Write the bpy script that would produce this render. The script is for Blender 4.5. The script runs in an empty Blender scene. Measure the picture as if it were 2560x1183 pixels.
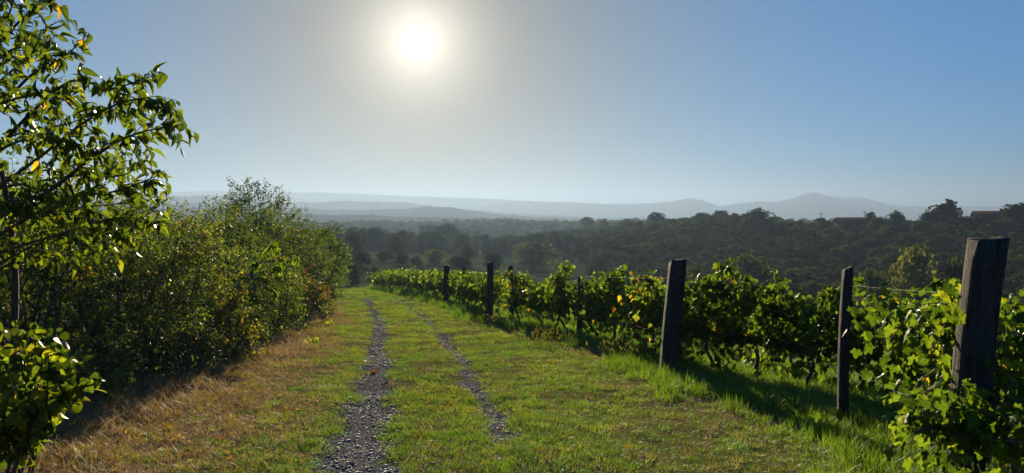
import bpy, math
import numpy as np
from mathutils import Vector, Matrix, Euler

# ------------------------------------------------------------------ camera, sky, sun, exposure
sc = bpy.context.scene
COL = sc.collection
rad = math.radians
EYE = 1.65
PITCH = rad(1.9)
F = 1828.0                                   # focal length in pixels of a 2560 wide picture
SUN_AZ, SUN_EL = rad(-7.3), rad(12.9)        # azimuth measured from +Y, negative to the left
SUN_DIR = np.array([math.sin(SUN_AZ) * math.cos(SUN_EL), math.cos(SUN_AZ) * math.cos(SUN_EL), math.sin(SUN_EL)])

cam = bpy.data.cameras.new('camera')
cam.sensor_width = 36.0
cam.lens = 36.0 * F / 2560.0
cam.clip_start, cam.clip_end = 0.05, 30000
cam_o = bpy.data.objects.new('camera', cam)
cam_o.location = (0, 0, EYE)
cam_o.rotation_euler = (math.pi / 2 - PITCH, 0, 0)
COL.objects.link(cam_o)
sc.camera = cam_o

world = bpy.data.worlds.new('World')
sc.world = world
world.use_nodes = True
wn, wl = world.node_tree.nodes, world.node_tree.links
wn.clear()


def wnode(t, **kw):
    n = wn.new(t)
    for k, v in kw.items():
        setattr(n, k, v)
    return n


sky = wnode('ShaderNodeTexSky', sky_type='NISHITA')
sky.sun_disc = False
sky.sun_elevation = SUN_EL
sky.sun_rotation = SUN_AZ
sky.altitude = 200
sky.air_density = 1.15
sky.dust_density = 0.2
sky.ozone_density = 2.5
wbg = wnode('ShaderNodeBackground')
wbg.inputs['Strength'].default_value = 0.05
wout = wnode('ShaderNodeOutputWorld')
# aureole of the sun seen through thin morning mist: falls off with the angle from the sun
tc = wnode('ShaderNodeTexCoord')
dot = wnode('ShaderNodeVectorMath', operation='DOT_PRODUCT')
nrm = wnode('ShaderNodeVectorMath', operation='NORMALIZE')
wl.new(tc.outputs['Generated'], nrm.inputs[0])
wl.new(nrm.outputs[0], dot.inputs[0])
dot.inputs[1].default_value = tuple(SUN_DIR)
acos = wnode('ShaderNodeMath', operation='ARCCOSINE')
clampn = wnode('ShaderNodeMath', operation='MINIMUM')
clampn.inputs[1].default_value = 0.9999999
wl.new(dot.outputs['Value'], clampn.inputs[0])
wl.new(clampn.outputs[0], acos.inputs[0])


def glow(width_deg, power, amp, color):
    a = wnode('ShaderNodeMath', operation='DIVIDE')
    wl.new(acos.outputs[0], a.inputs[0])
    a.inputs[1].default_value = rad(width_deg)
    p = wnode('ShaderNodeMath', operation='POWER')
    wl.new(a.outputs[0], p.inputs[0])
    p.inputs[1].default_value = power
    m = wnode('ShaderNodeMath', operation='MULTIPLY')
    wl.new(p.outputs[0], m.inputs[0])
    m.inputs[1].default_value = -1.0
    e = wnode('ShaderNodeMath', operation='EXPONENT')
    wl.new(m.outputs[0], e.inputs[0])
    v = wnode('ShaderNodeVectorMath', operation='SCALE')
    v.inputs[0].default_value = tuple(c * amp for c in color)
    wl.new(e.outputs[0], v.inputs['Scale'])
    return v


GLOWS = [(0.55, 2.0, 25.0, (1, .97, .9)), (3.1, 1.3, 8.5, (1, .95, .82)), (9.0, 1.5, 0.9, (1, .8, .5))]
# the camera's soft response to the sky, then the mist round the sun takes the blue out of it
gam = wnode('ShaderNodeGamma')
gam.inputs['Gamma'].default_value = 0.5
wl.new(sky.outputs[0], gam.inputs['Color'])
tone = wnode('ShaderNodeVectorMath', operation='MULTIPLY')
wl.new(gam.outputs[0], tone.inputs[0])
tone.inputs[1].default_value = (1, 1, 1)
warm = glow(22.0, 2.0, 1.0, (.60, -.17, -1.22))
wadd = wnode('ShaderNodeVectorMath', operation='ADD')
wl.new(warm.outputs[0], wadd.inputs[0])
wadd.inputs[1].default_value = (.26, .88, 1.76)
tone2 = wnode('ShaderNodeVectorMath', operation='MULTIPLY')
wl.new(tone.outputs[0], tone2.inputs[0])
wl.new(wadd.outputs[0], tone2.inputs[1])
cur = tone2.outputs[0]
for g in GLOWS:
    v = glow(*g)
    ad = wnode('ShaderNodeVectorMath', operation='ADD')
    wl.new(cur, ad.inputs[0])
    wl.new(v.outputs[0], ad.inputs[1])
    cur = ad.outputs[0]
wl.new(cur, wbg.inputs['Color'])
wl.new(wbg.outputs[0], wout.inputs['Surface'])

sun = bpy.data.lights.new('sun', 'SUN')
sun.energy = 5.0
sun.angle = rad(0.55)
sun.color = (1.0, 0.82, 0.55)
sun_o = bpy.data.objects.new('sun', sun)
sun_o.rotation_euler = Vector(tuple(SUN_DIR)).to_track_quat('Z', 'Y').to_euler()
COL.objects.link(sun_o)

vs = sc.view_settings
vs.view_transform = 'Standard'
vs.look = 'None'
vs.exposure = 1.4
vs.gamma = 1.0
vs.use_curve_mapping = False
HAZE_DENSITY = 3.5e-4
HAZE_ANISO = 0.42

cy = sc.cycles
cy.use_denoising = True
cy.denoiser = 'OPENIMAGEDENOISE'
cy.max_bounces = 5
cy.diffuse_bounces = 3
cy.glossy_bounces = 2
cy.transmission_bounces = 4
cy.transparent_max_bounces = 4
cy.volume_bounces = 0
cy.sample_clamp_indirect = 4.0
cy.use_adaptive_sampling = True
cy.adaptive_threshold = 0.015
cy.caustics_reflective = False
cy.caustics_refractive = False

# ------------------------------------------------------------------ helpers
rng = np.random.default_rng(11)


def unit(v):
    v = np.asarray(v, float)
    return v / np.maximum(np.linalg.norm(v, axis=-1, keepdims=True), 1e-9)


def ray(px, py):
    """direction in the world of a pixel of the 2560 x 1183 photograph, scaled to y = 1"""
    u, v = (px - 1280) / F, (591.5 - py) / F
    d = np.array([u, math.cos(PITCH) + v * math.sin(PITCH), -math.sin(PITCH) + v * math.cos(PITCH)])
    return d / d[1]


def at(px, py, dist):
    d = ray(px, py) * dist
    return np.array([d[0], d[1], d[2] + EYE])


def _hash(ix, iy, seed):
    n = (ix.astype(np.int64) * 374761393 + iy.astype(np.int64) * 668265263 + seed * 2147483647) & 0x7fffffff
    n = ((n ^ (n >> 13)) * 1274126177) & 0x7fffffff
    return ((n ^ (n >> 16)) & 0xffff) / 65535.0


def vnoise(x, y, seed=0):
    x, y = np.asarray(x, float), np.asarray(y, float)
    ix, iy = np.floor(x), np.floor(y)
    fx, fy = x - ix, y - iy
    fx, fy = fx * fx * (3 - 2 * fx), fy * fy * (3 - 2 * fy)
    a, b = _hash(ix, iy, seed), _hash(ix + 1, iy, seed)
    c, d = _hash(ix, iy + 1, seed), _hash(ix + 1, iy + 1, seed)
    return (a * (1 - fx) + b * fx) * (1 - fy) + (c * (1 - fx) + d * fx) * fy


def fbm(x, y, seed=0, octaves=4):
    s, a, t = 0, 0.5, 0
    for o in range(octaves):
        s = s + a * vnoise(np.asarray(x) * 2 ** o, np.asarray(y) * 2 ** o, seed + o * 17)
        t += a
        a *= 0.5
    return s / t


def sstep(a, b, x):
    t = np.clip((np.asarray(x, float) - a) / (b - a), 0, 1)
    return t * t * (3 - 2 * t)


def make_mesh(name, V, Fc, mats, col=None, fmat=None, smooth=False, uniform=True):
    """V (n,3); Fc (m,k) array of faces of equal size or a list of such arrays"""
    me = bpy.data.meshes.new(name)
    groups = [f for f in (Fc if isinstance(Fc, list) else [Fc]) if len(f)]
    V = np.ascontiguousarray(V, np.float32)
    me.vertices.add(len(V))
    me.vertices.foreach_set('co', V.ravel())
    loops = np.concatenate([np.asarray(g, np.int32).ravel() for g in groups])
    tot = np.concatenate([np.full(len(g), np.asarray(g).shape[1], np.int32) for g in groups])
    start = np.concatenate([[0], np.cumsum(tot)[:-1]]).astype(np.int32)
    me.loops.add(len(loops))
    me.loops.foreach_set('vertex_index', loops)
    me.polygons.add(len(tot))
    me.polygons.foreach_set('loop_start', start)
    me.polygons.foreach_set('loop_total', tot)
    for m in (mats if isinstance(mats, (list, tuple)) else [mats]):
        me.materials.append(m)
    if fmat is not None:
        me.polygons.foreach_set('material_index', np.asarray(fmat, np.int32))
    if smooth:
        me.polygons.foreach_set('use_smooth', np.ones(len(tot), bool))
    if col is not None:
        a = me.attributes.new('col', 'FLOAT_COLOR', 'POINT')
        c = np.ones((len(V), 4), np.float32)
        c[:, :3] = col
        a.data.foreach_set('color', c.ravel())
    me.update(calc_edges=True)
    return me


class Batch:
    """collects vertices, faces and colours of one mesh"""
    def __init__(self):
        self.v, self.f3, self.f4, self.c, self.n = [], [], [], [], 0

    def add(self, V, F_, col=(1, 1, 1)):
        V = np.asarray(V, float)
        F_ = np.asarray(F_, int) + self.n
        (self.f3 if F_.shape[1] == 3 else self.f4).append(F_)
        self.v.append(V)
        self.c.append(np.broadcast_to(np.asarray(col, float), V.shape))
        self.n += len(V)
        return self

    def mesh(self, name, mat, smooth=False):
        fs = []
        if self.f3:
            fs.append(np.concatenate(self.f3))
        if self.f4:
            fs.append(np.concatenate(self.f4))
        return make_mesh(name, np.concatenate(self.v), fs, mat, np.concatenate(self.c), smooth=smooth)


def obj(name, data, parent=None, loc=(0, 0, 0), label=None, category=None, group=None, kind=None):
    o = bpy.data.objects.new(name, data)
    o.location = tuple(float(x) for x in loc)
    COL.objects.link(o)
    if parent is not None:
        o.parent = parent
    for k, v in (('label', label), ('category', category), ('group', group), ('kind', kind)):
        if v:
            o[k] = v
    return o


def frames(tip, normal):
    """rotation matrices (n,3,3) whose columns are width, length and normal of a leaf"""
    y = unit(tip)
    z = normal - (normal * y).sum(-1, keepdims=True) * y
    z = unit(z)
    x = np.cross(y, z)
    return np.stack([x, y, z], -1)


def scatter(tv, tf, pos, R, s, cols):
    """n copies of a template: vertices, faces, colours"""
    n, k = len(pos), len(tv)
    s = np.asarray(s, float)
    if s.ndim == 1:
        s = np.repeat(s[:, None], 3, 1)
    loc = tv[None] * s[:, None, :]
    V = np.einsum('nij,nkj->nki', R, loc) + pos[:, None, :]
    Fc = (np.asarray(tf)[None] + (np.arange(n) * k)[:, None, None]).reshape(-1, np.asarray(tf).shape[1])
    C = np.repeat(np.asarray(cols)[:, None, :], k, 1).reshape(-1, 3)
    return V.reshape(-1, 3), Fc, C


def tube(pts, radii, sides=6, cap=True):
    pts = np.asarray(pts, float)
    n = len(pts)
    radii = np.broadcast_to(np.asarray(radii, float), (n,))
    tan = np.gradient(pts, axis=0)
    tan = unit(tan)
    ref = np.array([0.3, 0.9, 0.1]) if abs(tan[0][2]) > 0.8 else np.array([0.0, 0.0, 1.0])
    a = unit(np.cross(tan, ref))
    b = np.cross(tan, a)
    th = np.arange(sides) * 2 * math.pi / sides
    V = pts[:, None] + radii[:, None, None] * (np.cos(th)[None, :, None] * a[:, None] + np.sin(th)[None, :, None] * b[:, None])
    V = V.reshape(-1, 3)
    i = np.arange(n - 1)[:, None] * sides
    j = np.arange(sides)[None]
    q = np.stack([i + j, i + (j + 1) % sides, i + sides + (j + 1) % sides, i + sides + j], -1).reshape(-1, 4)
    return V, q


def curve_pts(ctrl, n):
    """smooth line through control points (Catmull-Rom)"""
    c = np.asarray(ctrl, float)
    c = np.vstack([2 * c[0] - c[1], c, 2 * c[-1] - c[-2]])
    m = len(c) - 3
    t = np.linspace(0, m - 1e-6, n)
    k = t.astype(int)
    u = (t - k)[:, None]
    p0, p1, p2, p3 = c[k], c[k + 1], c[k + 2], c[k + 3]
    return 0.5 * (2 * p1 + (p2 - p0) * u + (2 * p0 - 5 * p1 + 4 * p2 - p3) * u ** 2 + (3 * p1 - p0 - 3 * p2 + p3) * u ** 3)


# ------------------------------------------------------------------ materials
class NT:
    def __init__(self, name):
        self.m = bpy.data.materials.new(name)
        self.m.use_nodes = True
        self.n, self.l = self.m.node_tree.nodes, self.m.node_tree.links
        self.n.clear()
        self.out = self.n.new('ShaderNodeOutputMaterial')

    def node(self, t, ins=None, **kw):
        n = self.n.new(t)
        for k, v in kw.items():
            setattr(n, k, v)
        for k, v in (ins or {}).items():
            if isinstance(v, bpy.types.NodeSocket):
                self.l.new(v, n.inputs[k])
            else:
                n.inputs[k].default_value = v
        return n

    def noise(self, scale, detail=4, rough=0.6, vec=None):
        n = self.node('ShaderNodeTexNoise', {'Scale': scale, 'Detail': detail, 'Roughness': rough})
        if vec is not None:
            self.l.new(vec, n.inputs['Vector'])
        return n.outputs['Fac']

    def ramp(self, fac, stops):
        r = self.node('ShaderNodeValToRGB', {'Fac': fac})
        el = r.color_ramp.elements
        while len(el) < len(stops):
            el.new(0.5)
        for e, (p, c) in zip(el, stops):
            e.position = p
            e.color = (*c, 1) if len(c) == 3 else c
        return r.outputs['Color']

    def mix(self, fac, a, b, blend='MIX'):
        n = self.n.new('ShaderNodeMix')
        n.data_type = 'RGBA'
        n.blend_type = blend
        for s, v in ((n.inputs[0], fac), (n.inputs[6], a), (n.inputs[7], b)):
            if isinstance(v, bpy.types.NodeSocket):
                self.l.new(v, s)
            else:
                s.default_value = v if isinstance(v, (int, float)) else (*v, 1)
        return n.outputs[2]

    def math(self, op, a, b=0.0, clamp=False):
        n = self.n.new('ShaderNodeMath')
        n.operation = op
        n.use_clamp = clamp
        for s, v in ((n.inputs[0], a), (n.inputs[1], b)):
            if isinstance(v, bpy.types.NodeSocket):
                self.l.new(v, s)
            else:
                s.default_value = v
        return n.outputs[0]

    def attr(self, name, what='Color'):
        return self.node('ShaderNodeAttribute', attribute_name=name).outputs[what]

    def pos(self):
        return self.node('ShaderNodeNewGeometry').outputs['Position']

    def finish(self, shader):
        self.l.new(shader, self.out.inputs['Surface'])
        return self.m


def leaf_material(name, trans=0.45, gloss=0.5, rough=0.38, tint=(1.5, 1.35, 0.35), noise_scale=30, vary=False):
    t = NT(name)
    c = t.attr('col')
    if vary:
        rnd = t.node('ShaderNodeObjectInfo').outputs['Random']
        c = t.mix(1.0, c, t.ramp(rnd, [(0.0, (.55, .6, .7)), (0.5, (1, 1, 1)), (0.85, (1.3, 1.25, 1.1)), (1.0, (2.0, 1.75, 1.3))]), 'MULTIPLY')
    n = t.noise(noise_scale, 3, 0.6, t.pos())
    c = t.mix(1.0, c, t.ramp(n, [(0.3, (.7, .7, .7)), (0.7, (1.25, 1.25, 1.25))]), 'MULTIPLY')
    d = t.node('ShaderNodeBsdfDiffuse', {'Color': c})
    tcol = t.mix(1.0, c, tint, 'MULTIPLY')
    tr = t.node('ShaderNodeBsdfTranslucent', {'Color': tcol})
    m = t.node('ShaderNodeMixShader', {0: trans, 1: d.outputs[0], 2: tr.outputs[0]})
    fr = t.node('ShaderNodeFresnel', {'IOR': 1.42})
    gl = t.node('ShaderNodeBsdfGlossy', {'Color': (1, 1, 1, 1), 'Roughness': rough})
    k = t.math('MULTIPLY', fr.outputs[0], gloss)
    m2 = t.node('ShaderNodeMixShader', {0: k, 1: m.outputs[0], 2: gl.outputs[0]})
    return t.finish(m2.outputs[0])


M_LEAF = leaf_material('leaf', 0.6, 0.07, 0.36, (2.3, 2.15, 0.42))
M_HEDGE = leaf_material('hedge_leaf', 0.55, 0.18, 0.5, (2.0, 1.8, 0.42))
M_TREE = leaf_material('tree_leaf', 0.35, 0.0, 0.5, (1.6, 1.4, 0.4), 1.5, True)
M_GRASS = leaf_material('grass_blade', 0.58, 0.05, 0.5, (1.95, 1.75, 0.4), 3)


M_DRY = leaf_material('dry_grass_blade', 0.5, 0.05, 0.5, (1.25, 1.1, .75), 3)


def bark_material(name, c0, c1, scale=9.0, stretch=6.0, cracks=False):
    t = NT(name)
    mp = t.node('ShaderNodeMapping', {'Vector': t.node('ShaderNodeTexCoord').outputs['Object'], 'Scale': (stretch, stretch, 1.0)})
    n = t.noise(scale, 6, 0.7, mp.outputs[0])
    c = t.ramp(n, [(0.32, c0), (0.62, c1), (0.8, tuple(x * 1.3 for x in c1))])
    n2 = t.noise(3.0, 3, 0.6, t.node('ShaderNodeTexCoord').outputs['Object'])
    c = t.mix(t.math('MULTIPLY', n2, 0.5), c, tuple(x * 0.6 for x in c0))
    if cracks:
        oc = t.node('ShaderNodeTexCoord').outputs['Object']
        m2 = t.node('ShaderNodeMapping', {'Vector': oc, 'Scale': (26.0, 26.0, 1.3)})
        cr = t.ramp(t.noise(1.0, 3, 0.6, m2.outputs[0]), [(0.36, (0, 0, 0)), (0.43, (1, 1, 1))])
        c = t.mix(1.0, c, t.mix(0.85, (1, 1, 1), cr), 'MULTIPLY')
        li = t.ramp(t.noise(14.0, 4, 0.7, oc), [(0.6, (0, 0, 0)), (0.7, (1, 1, 1))])
        c = t.mix(t.math('MULTIPLY', li, 0.55), c, (.11, .115, .085))
        n = t.math('ADD', n, t.math('MULTIPLY', cr, 1.5))
    b = t.node('ShaderNodeBump', {'Height': n, 'Strength': 0.9, 'Distance': 0.02})
    p = t.node('ShaderNodeBsdfPrincipled', {'Base Color': c, 'Roughness': 0.9, 'Normal': b.outputs[0]})
    return t.finish(p.outputs[0])


M_BARK = bark_material('bark', (.045, .034, .026), (.11, .085, .065))
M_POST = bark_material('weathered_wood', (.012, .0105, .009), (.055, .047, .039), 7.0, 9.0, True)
M_TWIG = bark_material('dry_twig', (.1, .07, .045), (.24, .18, .12), 20)


def plain(name, color, rough=0.8, metal=0.0, var=0.3, scale=8, spec=0.5):
    t = NT(name)
    n = t.noise(scale, 4, 0.6, t.node('ShaderNodeTexCoord').outputs['Object'])
    c = t.mix(n, tuple(x * (1 - var) for x in color), tuple(min(1, x * (1 + var)) for x in color))
    p = t.node('ShaderNodeBsdfPrincipled', {'Base Color': c, 'Roughness': rough, 'Metallic': metal})
    p.inputs['Specular IOR Level'].default_value = spec
    return t.finish(p.outputs[0])


M_WIRE = plain('galvanised_wire', (.09, .09, .09), 0.6, 0.5)
M_PLASTER = plain('house_plaster', (.03, .028, .025), 0.9, 0, 0.15, 2, 0.0)
M_ROOF = plain('roof_tile', (.022, .018, .016), 0.9, 0, 0.3, 5, 0.0)
M_GLASS = plain('window_glass', (.03, .035, .04), 0.15, 0, 0.1)


def stone_material():
    t = NT('stone')
    c = t.attr('col')
    n = t.noise(25, 5, 0.65, t.node('ShaderNodeTexCoord').outputs['Object'])
    c = t.mix(1.0, c, t.ramp(n, [(0.3, (.6, .6, .6)), (0.7, (1.3, 1.3, 1.3))]), 'MULTIPLY')
    p = t.node('ShaderNodeBsdfPrincipled', {'Base Color': c, 'Roughness': 0.75})
    return t.finish(p.outputs[0])


M_STONE = stone_material()


def ground_material():
    t = NT('ground')
    pos = t.pos()
    m = t.attr('mask')                       # r: wheel rut, g: dry verge, b: bare or far land
    sep = t.node('ShaderNodeSeparateColor', {'Color': m})
    rut, dry, far = sep.outputs[0], sep.outputs[1], sep.outputs[2]
    n_big = t.noise(0.35, 4, 0.6, pos)
    n_mid = t.noise(2.2, 5, 0.65, pos)
    n_fine = t.noise(28, 6, 0.75, pos)
    green = t.ramp(n_fine, [(0.3, (.035, .055, .012)), (0.55, (.085, .12, .026)), (0.75, (.17, .19, .06))])
    straw = t.ramp(n_fine, [(0.3, (.055, .036, .018)), (0.52, (.17, .115, .055)), (0.75, (.34, .25, .135))])
    soil = t.ramp(n_fine, [(0.3, (.035, .034, .034)), (0.55, (.095, .092, .09)), (0.75, (.17, .165, .16))])
    w = t.math('ADD', dry, t.math('MULTIPLY', t.math('SUBTRACT', n_mid, 0.5), 1.5), True)
    base = t.mix(w, green, straw)
    bare = t.ramp(t.math('ADD', t.math('MULTIPLY', n_mid, 0.6), t.math('MULTIPLY', n_big, 0.4)), [(0.52, (0, 0, 0)), (0.66, (.55, .55, .55))])
    base = t.mix(bare, base, t.mix(0.5, soil, straw))
    rw = t.math('ADD', t.math('MULTIPLY', rut, 1.6), t.math('MULTIPLY', t.math('SUBTRACT', n_mid, 0.62), 1.6), True)
    base = t.mix(rw, base, soil)
    n_far = t.noise(0.02, 5, 0.6, pos)
    land = t.ramp(n_far, [(0.38, (.02, .035, .014)), (0.52, (.04, .06, .022)), (0.66, (.075, .08, .035))])
    base = t.mix(far, base, land)
    h = t.math('ADD', t.math('MULTIPLY', n_fine, 0.5), n_mid)
    b = t.node('ShaderNodeBump', {'Height': h, 'Strength': 0.8, 'Distance': 0.06})
    p = t.node('ShaderNodeBsdfPrincipled', {'Base Color': base, 'Roughness': 0.95, 'Normal': b.outputs[0]})
    p.inputs['Specular IOR Level'].default_value = 0.0
    return t.finish(p.outputs[0])


def hill_material(name, c0, c1, scale):
    t = NT(name)
    n = t.noise(scale, 6, 0.65, t.pos())
    c = t.ramp(n, [(0.35, c0), (0.62, c1)])
    p = t.node('ShaderNodeBsdfPrincipled', {'Base Color': c, 'Roughness': 0.95})
    p.inputs['Specular IOR Level'].default_value = 0.0
    return t.finish(p.outputs[0])


M_GROUND = ground_material()
M_HILL = hill_material('wooded_hill', (.015, .026, .013), (.04, .052, .026), 0.012)
M_MOUNT = hill_material('mountain_slope', (.02, .03, .02), (.05, .055, .035), 0.003)

# ------------------------------------------------------------------ the land
TY = [-30, 0, 5.85, 7.1, 12.95, 22.7, 38, 55, 75, 120]
TXL = [-.4, -.75, -1.25, -1.46, -2.4, -4.16, -7.6, -11.3, -15, -26]


def rut_left(y):
    return np.interp(y, TY, TXL)


def rut_right(y):
    return rut_left(y) + np.interp(y, [0, 7, 13, 40], [1.30, 1.38, 1.48, 1.6])


HY = [-30, 0, 6, 9, 13.5, 17, 22.7, 30, 40, 60]
HX = [-4.4, -4.4, -4.4, -4.45, -4.75, -5.3, -6.5, -7.9, -9.7, -14]


def hedge_x(y):
    return np.interp(y, HY, HX)


AY = [-10, 3, 5.05, 7.4, 9.5, 11.1, 14.2, 17.4, 22.7, 32.9, 45, 60]
AX = [3.5, 3.45, 3.35, 3.42, 3.0, 2.58, 2.4, 1.5, -.62, -2.97, -6.6, -11.5]


def row_x(y):
    return np.interp(y, AY, AX)


# control points (x, y, height relative to the eye) of the wider country
CP = np.array([
    (0, 0, -1.65), (0, 30, -3.9), (-8, 40, -4.6), (-12, 60, -6.0), (6, 20, -3.75), (8, 8, -2.9), (9, 30, -5.3), (20, 20, -6.0),
    (25, 40, -8.6), (-15, 20, -3.1), (-20, 40, -4.6), (-30, 60, -7), (-40, 20, -3.5), (-15, 0, -1.7), (15, 0, -2.6), (0, -40, 1.0),
    (40, -40, -3), (-40, -40, 0), (40, 60, -14), (55, 90, -18), (80, 70, -17), (90, 100, -18), (30, 110, -17), (60, 140, -18.5),
    (30, 180, -18.5), (100, 60, -14), (50, 30, -10.5), (120, 30, -9), (48, 420, -20), (65, 330, -9.2), (73, 280, -7.8), (85, 250, -9.4),
    (103, 230, -10.2), (125, 210, -9.4), (143, 200, -8), (200, 150, -6), (120, 450, -16), (160, 380, -12), (250, 250, -8), (220, 330, -10),
    (-14, 80, -9.0), (-20, 110, -11.2), (-28, 150, -10.4), (-40, 220, -11.6), (0, 150, -13), (0, 220, -16), (10, 300, -18), (-60, 300, -17),
    (-30, 300, -17), (-60, 400, -22), (0, 420, -22), (-80, 500, -24), (20, 550, -24), (-100, 750, -19.5), (0, 750, -19.5), (120, 750, -19.5),
    (280, 750, -19.5), (450, 600, -18), (-300, 650, -20), (-300, 300, -15), (-150, 150, -8.5), (-100, 80, -6), (300, 0, -2), (-300, 0, -4),
    (0, -300, 0), (300, -250, 0), (-300, -250, -2), (-700, 700, -26), (-400, 1000, -28), (0, 1050, -28), (400, 1000, -28), (700, 600, -22)], float)
_d = np.linalg.norm(CP[:, None, :2] - CP[None, :, :2], axis=-1)
_A = np.block([[_d, np.ones((len(CP), 1))], [np.ones((1, len(CP))), np.zeros((1, 1))]])
_w = np.linalg.solve(_A, np.append(CP[:, 2], 0))


def country(x, y):
    x, y = np.asarray(x, float), np.asarray(y, float)
    s = np.full(x.shape, _w[-1])
    for (cx, cy_, _), w in zip(CP, _w[:-1]):
        s = s + w * np.sqrt((x - cx) ** 2 + (y - cy_) ** 2 + 16.0)
    r = np.hypot(x, y)
    s = s * (1 - sstep(900, 1300, r)) + (-40) * sstep(900, 1300, r)
    return s + EYE


def near_land(x, y):
    base = np.interp(y, [-60, 0, 30, 50, 66, 90], [3.5, 0, -2.25, -3.62, -4.9, -8.0])
    s = x - row_x(y)
    base = base - 0.10 * np.maximum(s, 0) - 0.003 * np.maximum(s, 0) ** 2
    h = hedge_x(y) - x
    return base + 0.12 * sstep(-0.6, 1.5, h)


def land(x, y):
    x, y = np.asarray(x, float), np.asarray(y, float)
    w = sstep(34, 62, np.hypot(np.maximum(np.abs(x + 2) - 6, 0) * 2.0, np.maximum(y - 2, 0) * 0.95))
    z = near_land(x, y) * (1 - w) + country(x, y) * w
    k = (1 - sstep(45, 70, y)) * sstep(-25, -10, y)
    wob = 0.12 * (fbm(y * 0.6, y * 0 + 3.3, 5) - .5)
    dl = np.abs(x - rut_left(y) - wob)
    dr = np.abs(x - rut_right(y) - wob)
    z = z - k * (0.055 * np.exp(-(dl / 0.30) ** 2) + 0.045 * np.exp(-(dr / 0.22) ** 2))
    near = 1 - sstep(30, 70, np.hypot(x, y))
    z = z + near * (0.09 * (fbm(x * 0.7, y * 0.7, 2) - .5) + 0.035 * (fbm(x * 3.1, y * 3.1, 9, 3) - .5))
    return z


def axis(lo, fine_lo, fine_hi, hi, step, growth):
    mid = np.arange(fine_lo, fine_hi + step / 2, step)
    def grow(start, end):
        out, s, p = [], step, start
        while p < end:
            s *= growth
            p += s
            out.append(p)
        return np.array(out)
    return np.concatenate([-(grow(-fine_lo, -lo))[::-1], mid, grow(fine_hi, hi)])


gx = axis(-5600, -8, 6, 5600, 0.17, 1.075)
gy = axis(-1400, 3, 30, 5900, 0.17, 1.06)
GX, GY = np.meshgrid(gx, gy)
GZ = land(GX, GY)
nx, ny = len(gx), len(gy)
idx = np.arange(nx * ny).reshape(ny, nx)
gf = np.stack([idx[:-1, :-1], idx[:-1, 1:], idx[1:, 1:], idx[1:, :-1]], -1).reshape(-1, 4)
gm = make_mesh('ground', np.stack([GX, GY, GZ], -1).reshape(-1, 3), gf, M_GROUND, smooth=True)


def rut_mask(x, y):
    wob = 0.12 * (fbm(y * 0.6, y * 0 + 3.3, 5) - .5)
    wl_ = 0.115 + 0.14 * fbm(y * 0.9, y * 0 + 8.1, 7) + 0.08 * sstep(11, 6, y)
    wr_ = 0.01 + 0.17 * fbm(y * 0.8, y * 0 + 1.7, 21)
    dl = np.abs(x - rut_left(y) - wob) + 0.34 * (fbm(x * 3.2, y * 3.2, 31) - .5)
    dr = np.abs(x - rut_right(y) - wob) + 0.34 * (fbm(x * 3.2, y * 3.2, 33) - .5)
    l = 1 - sstep(wl_ * 0.5, wl_ * 1.7, dl)
    r = (1 - sstep(wr_ * 0.5, wr_ * 1.7, dr)) * sstep(0.26, 0.46, fbm(y * 0.8, y * 0 + 4, 77, 3) + 0.14 * sstep(6.6, 8, y))
    return np.maximum(l, r) * (1 - sstep(33, 46, y))


def dry_mask(x, y):
    e = x - (rut_left(y) - 0.62 - 0.012 * (y - 6) ** 1.0)
    v = 1 - sstep(-1.1, 0.75, e + 1.4 * (fbm(x * 0.8, y * 0.8, 41) - .5))
    return v * (1 - 0.35 * sstep(20, 40, y))


R_ = np.hypot(GX, GY)
mask = np.zeros((nx * ny, 4), np.float32)
mask[:, 0] = rut_mask(GX, GY).ravel()
mask[:, 1] = np.maximum(dry_mask(GX, GY), 0.30 + 0.35 * (fbm(GX * .5, GY * .5, 61) - .4)).ravel()
mask[:, 2] = sstep(75, 130, R_).ravel()
mask[:, 3] = 1
at_ = gm.attributes.new('mask', 'FLOAT_COLOR', 'POINT')
at_.data.foreach_set('color', mask.ravel())
obj('ground', gm, label='grassy hillside ground with the track falling into the valley', kind='structure')


def ridge(name, dist, prof, width, base, seed, rough, mat, label):
    """a long hill whose crest follows an outline of picture columns and rows at that distance"""
    n = 720
    px = np.linspace(-500, 3060, n)
    pr = np.array(prof, float)
    yv = np.interp(px, pr[:, 0], pr[:, 1])
    k = np.ones(5) / 5
    yv = np.convolve(np.pad(yv, 2, 'edge'), k, 'valid')
    az = np.arctan((px - 1280) / F)
    crest = (530 - yv) / F * dist / np.cos(az) + EYE
    crest = crest + rough * dist / F * ((fbm(px * 0.012, px * 0, seed, 6) - .5) * 8 + (fbm(px * 0.11, px * 0, seed + 5, 5) - .5) * 5)
    rows = np.linspace(-1, 1, 17)
    V = []
    for r_ in rows:
        prof_ = np.cos(r_ * math.pi / 2) ** 1.2
        d = dist / np.cos(az) + r_ * width
        side = (fbm(px * 0.02 + r_ * 3, px * 0 + r_ * 5, seed + 11, 4) - .5) * 0.35 * (1 - abs(r_)) * abs(r_) * 4
        z = base + (crest - base) * np.clip(prof_ * (1 + side), 0, 1.0)
        V.append(np.stack([np.sin(az) * d, np.cos(az) * d, z], -1))
    V = np.concatenate(V)
    i = np.arange(17 * n).reshape(17, n)
    f = np.stack([i[:-1, :-1], i[:-1, 1:], i[1:, 1:], i[1:, :-1]], -1).reshape(-1, 4)
    return obj(name, make_mesh(name, V, f, mat, smooth=True), label=label, kind='structure')


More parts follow.
